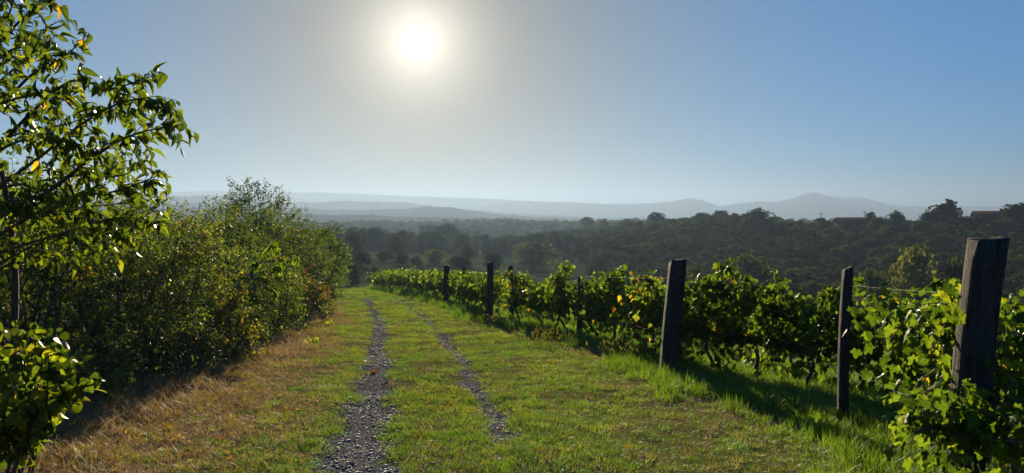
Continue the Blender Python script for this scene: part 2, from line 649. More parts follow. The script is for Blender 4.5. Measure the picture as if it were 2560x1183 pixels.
ridge('hill', 1250, [(-500, 524), (400, 521), (620, 523), (830, 536), (1000, 540), (1300, 548), (1500, 553), (2000, 560), (3060, 560)], 300, -44, 3, 1.0, M_HILL,
      'low dark wooded rise beyond the valley trees')
ridge('hill', 2000, [(-500, 510), (400, 509), (620, 512), (830, 525), (900, 524), (1000, 523), (1060, 516), (1120, 517), (1190, 526), (1250, 534), (1450, 545), (2000, 556), (3060, 556)],
      420, -44, 8, 0.9, M_HILL, 'blue grey wooded hill in the middle distance')
ridge('hill', 3000, [(-500, 500), (400, 494), (560, 492), (640, 494), (700, 506), (820, 505), (850, 501), (920, 504), (1000, 507), (1080, 514), (1180, 524), (1300, 533), (1500, 542), (3060, 550)],
      600, -44, 13, 0.8, M_HILL, 'pale hazy hill band under the sun')
ridge('mountain', 4300, [(-500, 500), (300, 498), (900, 520), (1180, 517), (1250, 507), (1300, 501), (1400, 505), (1500, 508), (1620, 508), (1680, 503), (1722, 495), (1760, 502), (1795, 515), (1850, 509), (1890, 504),
                         (1940, 506), (1975, 499), (2005, 488), (2032, 482), (2062, 490), (2100, 498), (2150, 510), (2180, 517), (2225, 516), (2260, 524), (2560, 530), (3060, 530)],
      900, -44, 21, 0.55, M_MOUNT, 'blue mountain range with a rounded peak')
ridge('mountain', 4750, [(-500, 486), (400, 485), (480, 483), (560, 480), (620, 484), (700, 483), (780, 481), (860, 484), (960, 488), (1040, 491), (1130, 494), (1220, 496), (1400, 508), (1600, 517), (1900, 517), (2070, 504),
                         (2110, 494), (2150, 495), (2180, 503), (2220, 512), (2260, 516), (2560, 517), (3060, 515)],
      700, -44, 29, 0.4, M_MOUNT, 'faint farthest mountain range almost lost in haze')

# ------------------------------------------------------------------ scattering of stuff by geometry nodes
def stuff(name, pts, rot, scale, pick, protos, label, parent=None):
    """pts (n,3), rot (n,3) euler, scale (n,3), pick (n,) index of the prototype"""
    col_ = bpy.data.collections.new(name + '_kinds')
    for k, (me) in enumerate(protos):
        o = bpy.data.objects.new('%s_kind_%02d' % (name, k), me)
        col_.objects.link(o)
    me = bpy.data.meshes.new(name)
    me.vertices.add(len(pts))
    me.vertices.foreach_set('co', np.ascontiguousarray(pts, np.float32).ravel())
    for an, ty, dat, key in (('rot', 'FLOAT_VECTOR', rot, 'vector'), ('scl', 'FLOAT_VECTOR', scale, 'vector'), ('pick', 'INT', pick, 'value')):
        a = me.attributes.new(an, ty, 'POINT')
        a.data.foreach_set(key, np.ascontiguousarray(dat, np.int32 if ty == 'INT' else np.float32).ravel())
    o = obj(name, me, parent=parent, label=label, kind='stuff')
    ng = bpy.data.node_groups.new(name + '_scatter', 'GeometryNodeTree')
    ng.interface.new_socket('Geometry', in_out='INPUT', socket_type='NodeSocketGeometry')
    ng.interface.new_socket('Geometry', in_out='OUTPUT', socket_type='NodeSocketGeometry')
    N, L = ng.nodes, ng.links
    gi, go = N.new('NodeGroupInput'), N.new('NodeGroupOutput')
    ci = N.new('GeometryNodeCollectionInfo')
    ci.inputs['Collection'].default_value = col_
    ci.inputs['Separate Children'].default_value = True
    ci.inputs['Reset Children'].default_value = True
    ip = N.new('GeometryNodeInstanceOnPoints')
    ip.inputs['Pick Instance'].default_value = True
    def named(n_, ty):
        a = N.new('GeometryNodeInputNamedAttribute')
        a.data_type = ty
        a.inputs['Name'].default_value = n_
        return a.outputs['Attribute']
    L.new(gi.outputs[0], ip.inputs['Points'])
    L.new(ci.outputs[0], ip.inputs['Instance'])
    L.new(named('pick', 'INT'), ip.inputs['Instance Index'])
    L.new(named('rot', 'FLOAT_VECTOR'), ip.inputs['Rotation'])
    L.new(named('scl', 'FLOAT_VECTOR'), ip.inputs['Scale'])
    L.new(ip.outputs[0], go.inputs[0])
    md = o.modifiers.new('scatter', 'NODES')
    md.node_group = ng
    return o


# ------------------------------------------------------------------ trees of the valley and the wooded ridge
QUAD = np.array([(-.5, 0, 0), (0, -.28, .1), (.5, 0, 0), (0, .55, .12)])
QUAD_F = np.array([(0, 1, 2, 3)])


def crown(seed, n_lobes, n_leaf, size, shape, c0, c1, flat=1.0):
    """leaf clumps on the outside of many lobes: unit height about 1, base of the crown near 0.15"""
    g = np.random.default_rng(seed)
    w, h0, h1 = shape
    th = g.uniform(0, 2 * math.pi, n_lobes)
    hh = g.uniform(0, 1, n_lobes)
    prof = np.sin(np.clip(hh * 0.86 + 0.14, 0, 1) * math.pi) ** 0.6
    rr = w * prof * np.sqrt(g.uniform(0.05, 1, n_lobes)) * 0.75
    cen = np.stack([np.cos(th) * rr, np.sin(th) * rr, h0 + (h1 - h0) * hh], -1)
    rad_ = g.uniform(0.10, 0.21, n_lobes) * (w / 0.38)
    k = g.integers(0, n_lobes, n_leaf)
    d = unit(g.normal(size=(n_leaf, 3)) + np.array([0, 0, 0.35]))
    sh = g.uniform(0.6, 1.08, n_leaf) ** 0.5
    p = cen[k] + d * (rad_[k] * sh)[:, None] * np.array([1, 1, 0.8 * flat])
    nrm_ = unit(d + g.normal(size=(n_leaf, 3)) * 0.55)
    tip = unit(g.normal(size=(n_leaf, 3)) + np.array([0, 0, -.3]))
    R = frames(tip, nrm_)
    lobe_tone = g.uniform(0, 1, n_lobes)[k] * 0.6 + g.uniform(0, 1, n_leaf) * 0.4
    col = np.array(c0) * (1 - lobe_tone)[:, None] + np.array(c1) * lobe_tone[:, None]
    return scatter(QUAD, QUAD_F, p, R, size * g.uniform(0.7, 1.4, n_leaf), col), cen


def tree_meshes(seed, shape=(0.42, 0.2, 0.88), c0=(.014, .030, .013), c1=(.042, .066, .026), n=3200, size=0.05, lobes=34):
    g = np.random.default_rng(seed + 500)
    (V, Fc, C), cen = crown(seed, lobes, n, size, shape, c0, c1)
    cm = make_mesh('crown', V, Fc, M_TREE, C)
    b = Batch()
    v, q = tube(curve_pts([(0, 0, -.05), (g.normal() * .01, g.normal() * .01, .2), (g.normal() * .03, g.normal() * .03, .5), (g.normal() * .03, 0, .72)], 9), np.linspace(.028, .008, 9), 6)
    b.add(v, q)
    for c in cen[:9]:
        st = np.array([0, 0, g.uniform(.22, .5)])
        v, q = tube(curve_pts([st, (st + c) / 2 + np.array([0, 0, -.02]), c], 6), np.linspace(.012, .004, 6), 4)
        b.add(v, q)
    tm = b.mesh('trunk', M_BARK)
    return cm, tm


G1, G2 = (.016, .030, .009), (.050, .072, .020)
TREE_KINDS = [
    tree_meshes(1), tree_meshes(2, (.48, .12, .8)), tree_meshes(3, (.36, .18, .93), (.016, .034, .016), (.05, .076, .03)),
    tree_meshes(4, (.5, .08, .72), (.02, .033, .016), (.065, .078, .034)), tree_meshes(5, (.4, .15, .9), (.014, .026, .01), (.04, .058, .02)),
    tree_meshes(6, (.3, .15, .95), (.016, .032, .012), (.05, .07, .024)),
    tree_meshes(7, (.44, .12, .86), (.035, .055, .032), (.085, .11, .062)),
]


def join_meshes(name, a, b):
    va = np.empty(len(a.vertices) * 3, np.float32)
    a.vertices.foreach_get('co', va)
    vb = np.empty(len(b.vertices) * 3, np.float32)
    b.vertices.foreach_get('co', vb)
    def faces(me):
        f = np.empty(len(me.loops), np.int32)
        me.loops.foreach_get('vertex_index', f)
        return f.reshape(-1, 4)
    def cols(me):
        c = np.empty(len(me.vertices) * 4, np.float32)
        me.attributes['col'].data.foreach_get('color', c)
        return c.reshape(-1, 4)[:, :3]
    fa, fb = faces(a), faces(b)
    na = len(va) // 3
    return make_mesh(name, np.concatenate([va, vb]).reshape(-1, 3), np.concatenate([fa, fb + na]), [a.materials[0], b.materials[0]],
                     np.concatenate([cols(a), cols(b)]), np.concatenate([np.zeros(len(fa)), np.ones(len(fb))]))


WOOD_PROTOS = [join_meshes('wood_kind', *k) for k in TREE_KINDS[:6]]


def place_tree(px, top, dist, wide, kind, label, group=None, name='valley_tree', hmin=2.5):
    p = at(px, top, dist)
    z0 = float(land(p[0], p[1]))
    h = max(p[2] - z0, hmin)
    cm, tm = TREE_KINDS[kind]
    w = wide / F * dist
    sh = [.84, .96, .72, 1.0, .8, .6, .88][kind]
    r = obj(name, None, loc=(p[0], p[1], z0 - 0.1), label=label, category='tree', group=group)
    r.empty_display_size = 0.5
    sxy = w / sh / 1.08
    r.scale = (sxy, sxy, h * 1.02)
    r.rotation_euler = (0, 0, rng.uniform(0, 6.28))
    obj('trunk', tm, r)
    obj('crown', cm, r)
    return r


place_tree(1897, 513, 245, 112, 1, 'big round tree towering over the wooded ridge under the mountain peak')
place_tree(1838, 541, 262, 60, 0, 'small tree just beside the big round ridge tree, on its sunward flank')
place_tree(2240, 520, 228, 66, 1, 'dark dome shaped tree on the ridge beside the long farm roof')
place_tree(2178, 529, 232, 40, 4, 'small dark tree standing at the end of the long farm roof')
place_tree(2318, 527, 220, 60, 0, 'rounded ridge tree between the dome shaped tree and the spiky conifer')
place_tree(2364, 507, 217, 104, 4, 'dense dark mounded tree beneath the spiky conifer top')
place_tree(2196, 540, 224, 60, 0, 'low bushy tree just before the long farm roof')
place_tree(2120, 546, 226, 56, 4, 'low dark tree before the end of the farm roof nearer the peak')
place_tree(2452, 533, 208, 66, 1, 'round tree before the small half hidden farmhouse')
place_tree(2420, 531, 216, 60, 3, 'olive green tree on the ridge just past the spiky conifer')
place_tree(2545, 508, 205, 90, 2, 'tall ridge tree at the edge of the picture above the thick post')
place_tree(1640, 530, 330, 62, 4, 'dark crowned tree at the crest where the wooded ridge starts to fall')
place_tree(1570, 545, 365, 64, 0, 'tree on the descending crest of the wooded ridge, below the low mountain pass')
place_tree(1468, 545, 470, 52, 5, 'tall narrow tree sticking up at the foot of the wooded ridge')
place_tree(1510, 548, 455, 44, 0, 'bushy tree next to the tall narrow one at the ridge foot')
place_tree(2292, 600, 96, 150, 6, 'grey green rounded tree in the hollow below the ridge near the thick post')
place_tree(2392, 612, 92, 120, 3, 'lighter bushy tree in the hollow partly hidden by the thick post')
place_tree(2180, 664, 84, 120, 6, 'feathery pale green tree just above the vines beside the slim post')
place_tree(2245, 632, 110, 60, 0, 'small grey tree in the hollow behind the feathery pale one')
place_tree(1870, 630, 118, 160, 6, 'low spreading tree with a lighter top in the dark valley side')
place_tree(1742, 652, 100, 56, 6, 'pale bushy treetop showing right beside the head of the leaning post')
place_tree(1335, 600, 205, 130, 6, 'broad sunlit green tree at the low end of the wooded ridge')
place_tree(1232, 628, 165, 56, 0, 'small light tree in the valley just behind the third post')
place_tree(1165, 606, 185, 60, 6, 'tall light green tree in the valley between the two farther posts')
place_tree(1150, 636, 150, 74, 1, 'dark low tree in the valley before the tall light green one')
place_tree(1118, 552, 330, 110, 1, 'dark massive tree clump rising in the middle of the valley')
place_tree(1088, 620, 175, 66, 6, 'yellowish green tree at the edge of the pale field')
place_tree(990, 592, 205, 72, 4, 'dark upright tree beyond the pale field')
place_tree(938, 566, 260, 70, 0, 'hazy blue grey tree in the gap beyond the end of the track')
place_tree(884, 575, 190, 80, 1, 'dark tree peeping past the end of the hedge')
place_tree(1005, 630, 150, 46, 4, 'small dark round tree standing by the pale field')

place_tree(905, 626, 140, 62, 4, 'grey green bush beside the end of the hedge, over the dip of the track')
place_tree(962, 634, 165, 50, 0, 'small bush in the field gap right of the hedge end bushes')
place_tree(1042, 640, 150, 44, 6, 'little pale bush at the far rim of the sloping vines')
place_tree(880, 650, 105, 56, 1, 'dark bush closest to the end of the hedge in the gap')
place_tree(935, 656, 112, 40, 3, 'olive bush standing alone where the track disappears')

# wood on the ridge: one mass
def in_view(x, y, margin=1.08):
    return np.abs(x) < 0.70 * margin * y + 6


def wood_points(n, fx, fy, ok, hmin, hmax, seed, gap):
    g = np.random.default_rng(seed)
    x, y = g.uniform(*fx, n), g.uniform(*fy, n)
    m = ok(x, y)
    x, y = x[m], y[m]
    keep = []
    cell = {}
    for i in range(len(x)):
        k = (int(x[i] // gap), int(y[i] // gap))
        if k in cell:
            continue
        cell[k] = 1
        keep.append(i)
    x, y = x[keep], y[keep]
    z = land(x, y) - 0.2
    h = g.uniform(hmin, hmax, len(x)) * (0.75 + 0.5 * fbm(x * .03, y * .03, seed))
    w = h * g.uniform(0.85, 1.35, len(x))
    return np.stack([x, y, z], -1), np.stack([0 * x, 0 * x, g.uniform(0, 6.28, len(x))], -1), np.stack([w, w, h], -1), g.integers(0, 6, len(x))


CRX = [(-60, 700), (48, 420), (65, 330), (73, 280), (85, 250), (103, 230), (125, 210), (143, 200), (200, 150)]


def ridge_side(x, y):
    """slope of the wooded ridge that faces the vineyard"""
    a = np.arctan2(x, y)
    az = np.array([math.atan2(p[0], p[1]) for p in CRX])
    cr = np.interp(a, az, [math.hypot(*p) for p in CRX])
    r = np.hypot(x, y)
    lo = np.interp(a, [0.05, 0.12, 0.2, 0.35, 0.5, 0.62, 0.75], [330, 190, 130, 105, 98, 105, 105])
    return (a > 0.03) & (a < 0.75) & (r < cr + 22) & (r > lo)


parts_ = [wood_points(26000, (0, 240), (70, 470), ridge_side, 4.4, 7.0, 71, 3.3)]
parts_.append(wood_points(2600, (-330, 170), (430, 800), lambda x, y: in_view(x, y) & (fbm(x * .012, y * .012, 4) > .43) & ~ridge_side(x, y) & ~((x > -.30 * y) & (x < -.10 * y) & (y < 235)), 7, 12, 72, 8))
parts_.append(wood_points(900, (-150, 90), (255, 430), lambda x, y: in_view(x, y) & (fbm(x * .02, y * .02, 9) > .47) & ~ridge_side(x, y), 6, 10, 75, 8))
parts_.append(wood_points(3600, (-620, 620), (640, 900), lambda x, y: in_view(x, y) & (fbm(x * .01, y * .01, 6) > .38), 8, 13, 73, 11))
parts_.append(wood_points(420, (-80, -12), (66, 150), lambda x, y: (x < -.255 * y) & (x > -.8 * y), 4, 7, 74, 5))
wp = [np.concatenate([p[i] for p in parts_]) for i in range(4)]
stuff('woodland', *wp, WOOD_PROTOS, 'dark wood covering the ridge and filling the valley')

# conifer with spreading tiers
def conifer():
    p = at(2372, 494, 214)
    z0 = float(land(p[0], p[1]))
    h = p[2] - z0
    r = obj('conifer', None, loc=(p[0], p[1], z0 - .1), label='spiky dark conifer with spreading tiers on the ridge skyline', category='tree')
    v, q = tube([(0, 0, 0), (0.05, 0, h * .5), (0, 0, h)], [.22, .14, .03], 6)
    obj('trunk', make_mesh('trunk', v, q, M_BARK), r)
    g = np.random.default_rng(5)
    nb = Batch()
    for k in range(34):
        t = g.uniform(.12, .98)
        L = (1 - t) * 4.6 + .4
        a = g.uniform(0, 6.28)
        if k < 4:
            t, a, L = [(.86, 0.1, 2.6), (.74, -.2, 3.2), (.92, 0.5, 1.9), (.66, 3.0, 2.6)][k]
        d = np.array([math.cos(a), math.sin(a), g.uniform(-.1, .35)])
        st = np.array([0, 0, t * h])
        pts = curve_pts([st, st + d * L * .5, st + d * L + np.array([0, 0, .1 * L])], 6)
        v, q = tube(pts, np.linspace(.06, .02, 6), 4)
        obj('branch', make_mesh('branch', v, q, M_BARK), r)
        m = int(190 * L / 2)
        s = g.uniform(.1, 1, m)
        pp = np.stack([np.interp(s * 5, range(6), pts[:, i]) for i in range(3)], -1) + g.normal(size=(m, 3)) * .12
        R = frames(unit(d + g.normal(size=(m, 3)) * .6), unit(np.array([0, 0, 1.]) + g.normal(size=(m, 3)) * .5))
        nb.add(*scatter(QUAD, QUAD_F, pp, R, g.uniform(.25, .6, m), np.array([[.012, .024, .012]]) * g.uniform(.7, 1.6, (m, 1))))
    obj('crown', nb.mesh('crown', M_TREE), r)


conifer()


# ------------------------------------------------------------------ far farmhouses and poles
def box(b, x0, x1, y0, y1, z0, z1):
    v = [(x, y, z) for z in (z0, z1) for x, y in ((x0, y0), (x1, y0), (x1, y1), (x0, y1))]
    f = [(3, 2, 1, 0), (4, 5, 6, 7), (0, 1, 5, 4), (1, 2, 6, 5), (2, 3, 7, 6), (3, 0, 4, 7)]
    return b.add(v, f)


def house(px, ptop, dist, w, d, hw, hr, rot, label, lift=0.0, n_win=4):
    p = at(px, ptop, dist)
    z0 = p[2] - hw - hr
    r = obj('farmhouse', None, loc=(p[0], p[1], z0), label=label, category='house')
    r.rotation_euler = (0, 0, rot)
    b = Batch()
    box(b, -w / 2, w / 2, -d / 2, d / 2, -6, hw)
    b.add([(-w / 2, -d / 2, hw), (-w / 2, d / 2, hw), (-w / 2, 0, hw + hr)], [(0, 1, 2)])
    b.add([(w / 2, -d / 2, hw), (w / 2, d / 2, hw), (w / 2, 0, hw + hr)], [(0, 2, 1)])
    obj('wall', b.mesh('wall', M_PLASTER), r)
    b = Batch()
    for s in (-1, 1):
        e = 0.45
        y1, z1 = s * (d / 2 + e), hw - e * hr / (d / 2)
        for dz in (0.03, 0.2):
            pass
        v = [(-w / 2 - e, 0, hw + hr + .03), (w / 2 + e, 0, hw + hr + .03), (w / 2 + e, y1, z1 + .03), (-w / 2 - e, y1, z1 + .03),
             (-w / 2 - e, 0, hw + hr + .2), (w / 2 + e, 0, hw + hr + .2), (w / 2 + e, y1, z1 + .2), (-w / 2 - e, y1, z1 + .2)]
        b.add(v, [(0, 1, 2, 3), (7, 6, 5, 4), (0, 4, 5, 1), (1, 5, 6, 2), (2, 6, 7, 3), (3, 7, 4, 0)])
    rf = obj('roof', b.mesh('roof', M_ROOF), r)
    b = Batch()
    box(b, w * .25, w * .25 + .7, -.35, .35, hw + hr * .4, hw + hr + .9)
    obj('chimney', b.mesh('chimney', M_PLASTER), rf)
    for i in range(n_win):
        x = -w / 2 + w * (i + .5) / n_win
        b = Batch()
        box(b, x - .45, x + .45, -d / 2 - .03, -d / 2 + .03, hw - 1.9, hw - .6)
        wo = obj('window', b.mesh('window', M_GLASS), r)
        b = Batch()
        box(b, x - .55, x + .55, -d / 2 - .12, -d / 2 - .01, hw - 2.02, hw - 1.92)
        obj('sill', b.mesh('sill', M_PLASTER), wo)


house(2145, 545, 238, 13, 7, 2.2, 1.5, rad(-8), 'long low farmhouse with chimney on the ridge beside two poles', n_win=5)
house(2478, 529, 222, 9, 6, 2.4, 1.6, rad(-20), 'small farmhouse half hidden by ridge trees past the spiky conifer', n_win=3)
house(1075, 564, 460, 13, 7, 2.8, 1.8, rad(12), 'pale lone farmhouse far out among the valley trees', n_win=4)


def pole(px, ptop, dist, label):
    p = at(px, ptop, dist)
    z0 = float(land(p[0], p[1])) - .2
    b = Batch()
    b.add(*tube([(0, 0, 0), (0, 0, p[2] - z0)], [.13, .09], 8))
    h = p[2] - z0
    box(b, -.7, .7, -.05, .05, h - .7, h - .58)
    for x in (-.55, 0, .55):
        b.add(*tube([(x, 0, h - .58), (x, 0, h - .42)], [.05, .03], 6))
    obj('utility_pole', b.mesh('utility_pole', M_POST), loc=(p[0], p[1], z0), label=label, category='pole', group='poles on the ridge')


pole(2162, 527, 233, 'thin utility pole against the sky over the long farm roof')
pole(2053, 530, 240, 'thin utility pole on the ridge, the one nearer the mountain peak')

# ------------------------------------------------------------------ leaf templates
def leaf_template(outline, fold=0.12, droop=0.15):
    """outline: (x, y) points of the right half from base to tip; mirrored, folded along the midrib"""
    o = np.array(outline, float)
    n = len(o)
    mid = np.stack([np.zeros(n), o[:, 1], -droop * o[:, 1] ** 2], -1)
    right = np.stack([o[:, 0], o[:, 1], fold * o[:, 0] * 2 - droop * o[:, 1] ** 2], -1)
    left = right * np.array([-1, 1, 1])
    V = np.concatenate([mid, right, left])
    f = []
    for i in range(n - 1):
        f += [(i, n + i, n + i + 1), (i, n + i + 1, i + 1), (i, 2 * n + i + 1, 2 * n + i), (i, i + 1, 2 * n + i + 1)]
    return V, np.array(f)


CHERRY = leaf_template([(0, 0), (.14, .12), (.225, .35), (.21, .6), (.11, .85), (0, 1.0)], .3, .32)
ROUND = leaf_template([(0, 0), (.36, .06), (.47, .35), (.42, .62), (.25, .85), (0, 1.0)], .12, .18)
SMALL = (np.array([(0, 0, 0), (.30, .5, .07), (0, 1, -.06), (-.30, .5, .07)]), np.array([(0, 1, 2), (0, 2, 3)]))


def grape_template():
    ang = np.radians([-168, -140, -118, -92, -70, -52, -30, -12, 0, 12, 30, 52, 70, 92, 118, 140, 168])
    r = np.array([.36, .50, .40, .56, .60, .40, .50, .66, .74, .66, .50, .40, .60, .56, .40, .50, .36])
    x, y = np.sin(ang) * r, np.cos(ang) * r + .22
    z = -.22 * (x ** 2 + (y - .2) ** 2) + .05 * np.cos(ang * 5)
    V = np.vstack([[(0, .22, .02)], np.stack([x, y, z], -1), [(0, .16, 0)]])
    n = len(ang)
    f = [(0, i + 2, i + 1) for i in range(n - 1)] + [(0, 1, n + 1), (0, n + 1, n)]
    return V, np.array(f)


GRAPE = grape_template()
GRAPE_LO = (np.array([(0, -.1, 0), (.42, -.05, -.08), (.46, .42, -.1), (0, .8, -.14), (-.46, .42, -.1), (-.42, -.05, -.08), (0, .2, .05)]),
            np.array([(6, 0, 1), (6, 1, 2), (6, 2, 3), (6, 3, 4), (6, 4, 5), (6, 5, 0)]))


def leaf_meshes(name, tmpl, colors, mat):
    return [make_mesh(name, tmpl[0], tmpl[1], mat, np.tile(c, (len(tmpl[0]), 1))) for c in colors]


def leaf_objects(meshes, parent, pos, R, s, pick):
    """each leaf an object of its own under its thing; pos relative to the thing"""
    for p, r, k, i in zip(pos, R, s, pick):
        o = bpy.data.objects.new('leaf', meshes[i])
        M = Matrix(((r[0][0] * k[0], r[0][1] * k[1], r[0][2] * k[2], p[0]), (r[1][0] * k[0], r[1][1] * k[1], r[1][2] * k[2], p[1]), (r[2][0] * k[0], r[2][1] * k[1], r[2][2] * k[2], p[2]), (0, 0, 0, 1)))
        o.matrix_basis = M
        COL.objects.link(o)
        o.parent = parent


def curl(g, s):
    """width, length and curl of each leaf differ"""
    s = np.asarray(s, float)
    n = len(s)
    return s[:, None] * np.stack([g.uniform(.72, 1.15, n), g.uniform(.85, 1.12, n), g.uniform(.2, 2.6, n)], -1)


def pick_colors(g, n, palette, weights, jitter=0.25):
    w = np.array(weights, float)
    k = g.choice(len(palette), n, p=w / w.sum())
    return np.array(palette)[k] * g.uniform(1 - jitter, 1 + jitter, (n, 1)), k


GREEN_D, GREEN, GREEN_L = (.038, .072, .025), (.065, .107, .033), (.11, .148, .037)
YELLOW_G, YELLOW, ORANGE, RED, BROWN = (.115, .145, .026), (.23, .2, .03), (.2, .1, .03), (.14, .045, .03), (.075, .06, .03)

# ------------------------------------------------------------------ left: overhanging tree
def near_tree():
    g = np.random.default_rng(21)
    base = at(-60, 1000, 6.4)
    base[2] = float(land(base[0], base[1]))
    root = obj('cherry_tree', None, loc=base, label='near fruit tree with drooping oval leaves hanging in from the picture edge', category='tree')
    P = lambda *a: at(*a) - base
    D = 5.8
    # trunk and limbs in real space
    b = Batch()
    fork = P(-70, 640, 6.3)
    b.add(*tube(curve_pts([(0, 0, -.1), P(-70, 900, 6.4), fork, P(-60, 300, 6.2), P(-40, 0, 6.0)], 14), np.linspace(.085, .03, 14), 8))
    b.add(*tube(curve_pts([P(30, 900, 6.6), P(38, 760, 6.6), P(36, 640, 6.5), P(20, 520, 6.3), P(0, 400, 6.2)], 10), np.linspace(.035, .018, 10), 6))
    obj('trunk', b.mesh('trunk', M_BARK, True), root)
    limbs = [
        ([(-60, 560, 6.2), (100, 492, 5.9), (240, 388, 5.6), (340, 335, 5.4), (455, 312, 5.3)], .022),
        ([(-50, 430, 6.2), (60, 300, 6.0), (178, 203, 5.7), (264, 222, 5.5), (318, 212, 5.4), (385, 188, 5.3)], .016),
        ([(-50, 330, 6.1), (70, 195, 5.8), (150, 150, 5.7), (212, 96, 5.6)], .014),
        ([(-50, 160, 6.0), (60, 42, 5.6), (120, -5, 5.5)], .014),
        ([(-60, 620, 6.2), (150, 505, 5.9), (290, 478, 5.6), (398, 438, 5.5)], .016),
        ([(-60, 650, 6.3), (150, 585, 6.0), (300, 545, 5.9), (420, 560, 5.9)], .014),
        ([(-50, 500, 6.0), (90, 400, 5.5), (220, 300, 5.2), (330, 250, 5.0), (425, 262, 5.0)], .014),
        ([(-50, 250, 6.3), (60, 150, 6.4), (140, 90, 6.5)], .012),
        ([(-60, 470, 6.6), (80, 430, 6.9), (220, 420, 7.0), (330, 400, 7.0)], .014),
        ([(-60, 380, 6.5), (60, 330, 6.8), (170, 310, 7.0), (250, 270, 7.1)], .013),
        ([(-60, 700, 6.4), (80, 640, 6.5), (200, 640, 6.6), (280, 620, 6.6)], .013),
        ([(-60, 120, 5.4), (10, 60, 5.0), (40, -20, 4.8)], .012),
        ([(-60, 690, 6.4), (120, 600, 6.4), (260, 585, 6.3), (350, 600, 6.2)], .012),
        ([(-60, 580, 6.9), (120, 530, 6.9), (290, 510, 6.8), (400, 500, 6.7)], .013),
        ([(-60, 420, 5.6), (30, 360, 5.3), (110, 350, 5.2), (200, 370, 5.2)], .012),
        ([(-60, 300, 5.8), (30, 250, 5.6), (110, 240, 5.5), (190, 260, 5.4)], .012),
        ([(-60, 540, 5.8), (40, 500, 5.6), (120, 530, 5.5), (210, 540, 5.5)], .012),
        ([(-60, 200, 6.2), (20, 130, 6.0), (80, 110, 5.9), (130, 60, 5.8)], .012),
        ([(-60, 480, 6.4), (60, 460, 6.4), (180, 440, 6.3), (300, 440, 6.2), (370, 400, 6.1)], .012),
        ([(-60, 60, 6.2), (20, -60, 6.0), (60, -160, 5.9)], .014),
    ]
    pos, tip, nor, siz = [], [], [], []
    for ctrl, r0 in limbs:
        pts = curve_pts([P(*c) for c in ctrl], 26)
        bb = Batch()
        bb.add(*tube(pts, np.linspace(r0, .003, 26), 6))
        L = np.linalg.norm(np.diff(pts, axis=0), axis=1).sum()
        nt = int(L / 0.056)
        for k in range(nt):
            t = 0.12 + 0.88 * (k + g.uniform(0, 1)) / nt
            p0 = np.array([np.interp(t * 25, range(26), pts[:, i]) for i in range(3)])
            i0 = min(int(t * 25), 24)
            along = unit(pts[i0 + 1] - pts[i0])
            d = unit(along * g.uniform(.2, 1.1) + unit(g.normal(size=3)) * .75 + np.array([0, 0, .12]))
            l = g.uniform(.06, .34) * (1.15 - .6 * t)
            tw = curve_pts([p0, p0 + d * l * .5 + np.array([0, 0, .012]), p0 + d * l - np.array([0, 0, l * .12])], 5)
            bb.add(*tube(tw, np.linspace(.0035, .0015, 5), 4))
            m = max(2, int(l / .038))
            for j in range(m):
                s = (j + 1) / m
                q = np.array([np.interp(s * 4, range(5), tw[:, i]) for i in range(3)])
                side = unit(np.cross(d, unit(g.normal(size=3))))
                tp = unit(d * .45 + side * .75 * (1 if j % 2 else -1) + np.array([0, 0, -.75]) + g.normal(size=3) * .25)
                pos.append(q)
                tip.append(tp)
                nor.append(unit(np.array([0, -.15, .75]) + g.normal(size=3) * .6))
                siz.append(g.uniform(.06, .12))
        obj('branch', bb.mesh('branch', M_BARK), root)
    pos, tip, nor, siz = map(np.array, (pos, tip, nor, siz))
    R = frames(tip, nor)
    siz3 = curl(g, siz)
    pal = [(.030, .052, .012), (.048, .078, .015), (.078, .11, .018), (.13, .15, .024), (.30, .19, .03)]
    wgt = [3, 5, 3, .8, .08]
    wpos = pos + base
    scr = np.stack([1280 + F * wpos[:, 0] / wpos[:, 1], 530 - F * (wpos[:, 2] - EYE) / wpos[:, 1]], -1)
    inside = (scr[:, 0] > -20) & (scr[:, 1] > -20)
    score = np.where(inside, siz / wpos[:, 1] + .006 * (scr[:, 0] > 180), -1)
    order = np.argsort(-score)
    big, rest = order[:300], order[300:]
    lm = leaf_meshes('leaf', CHERRY, [np.array(c) for c in pal], M_LEAF)
    _, k = pick_colors(g, len(big), pal, wgt)
    leaf_objects(lm, root, pos[big], R[big], siz3[big], k)
    c, _ = pick_colors(g, len(rest), pal, wgt)
    V, Fc, C = scatter(*CHERRY, pos[rest], R[rest], siz3[rest], c)
    obj('foliage', make_mesh('foliage', V, Fc, M_LEAF, C), root, kind='stuff')
    return len(pos)


N_CHERRY = near_tree()


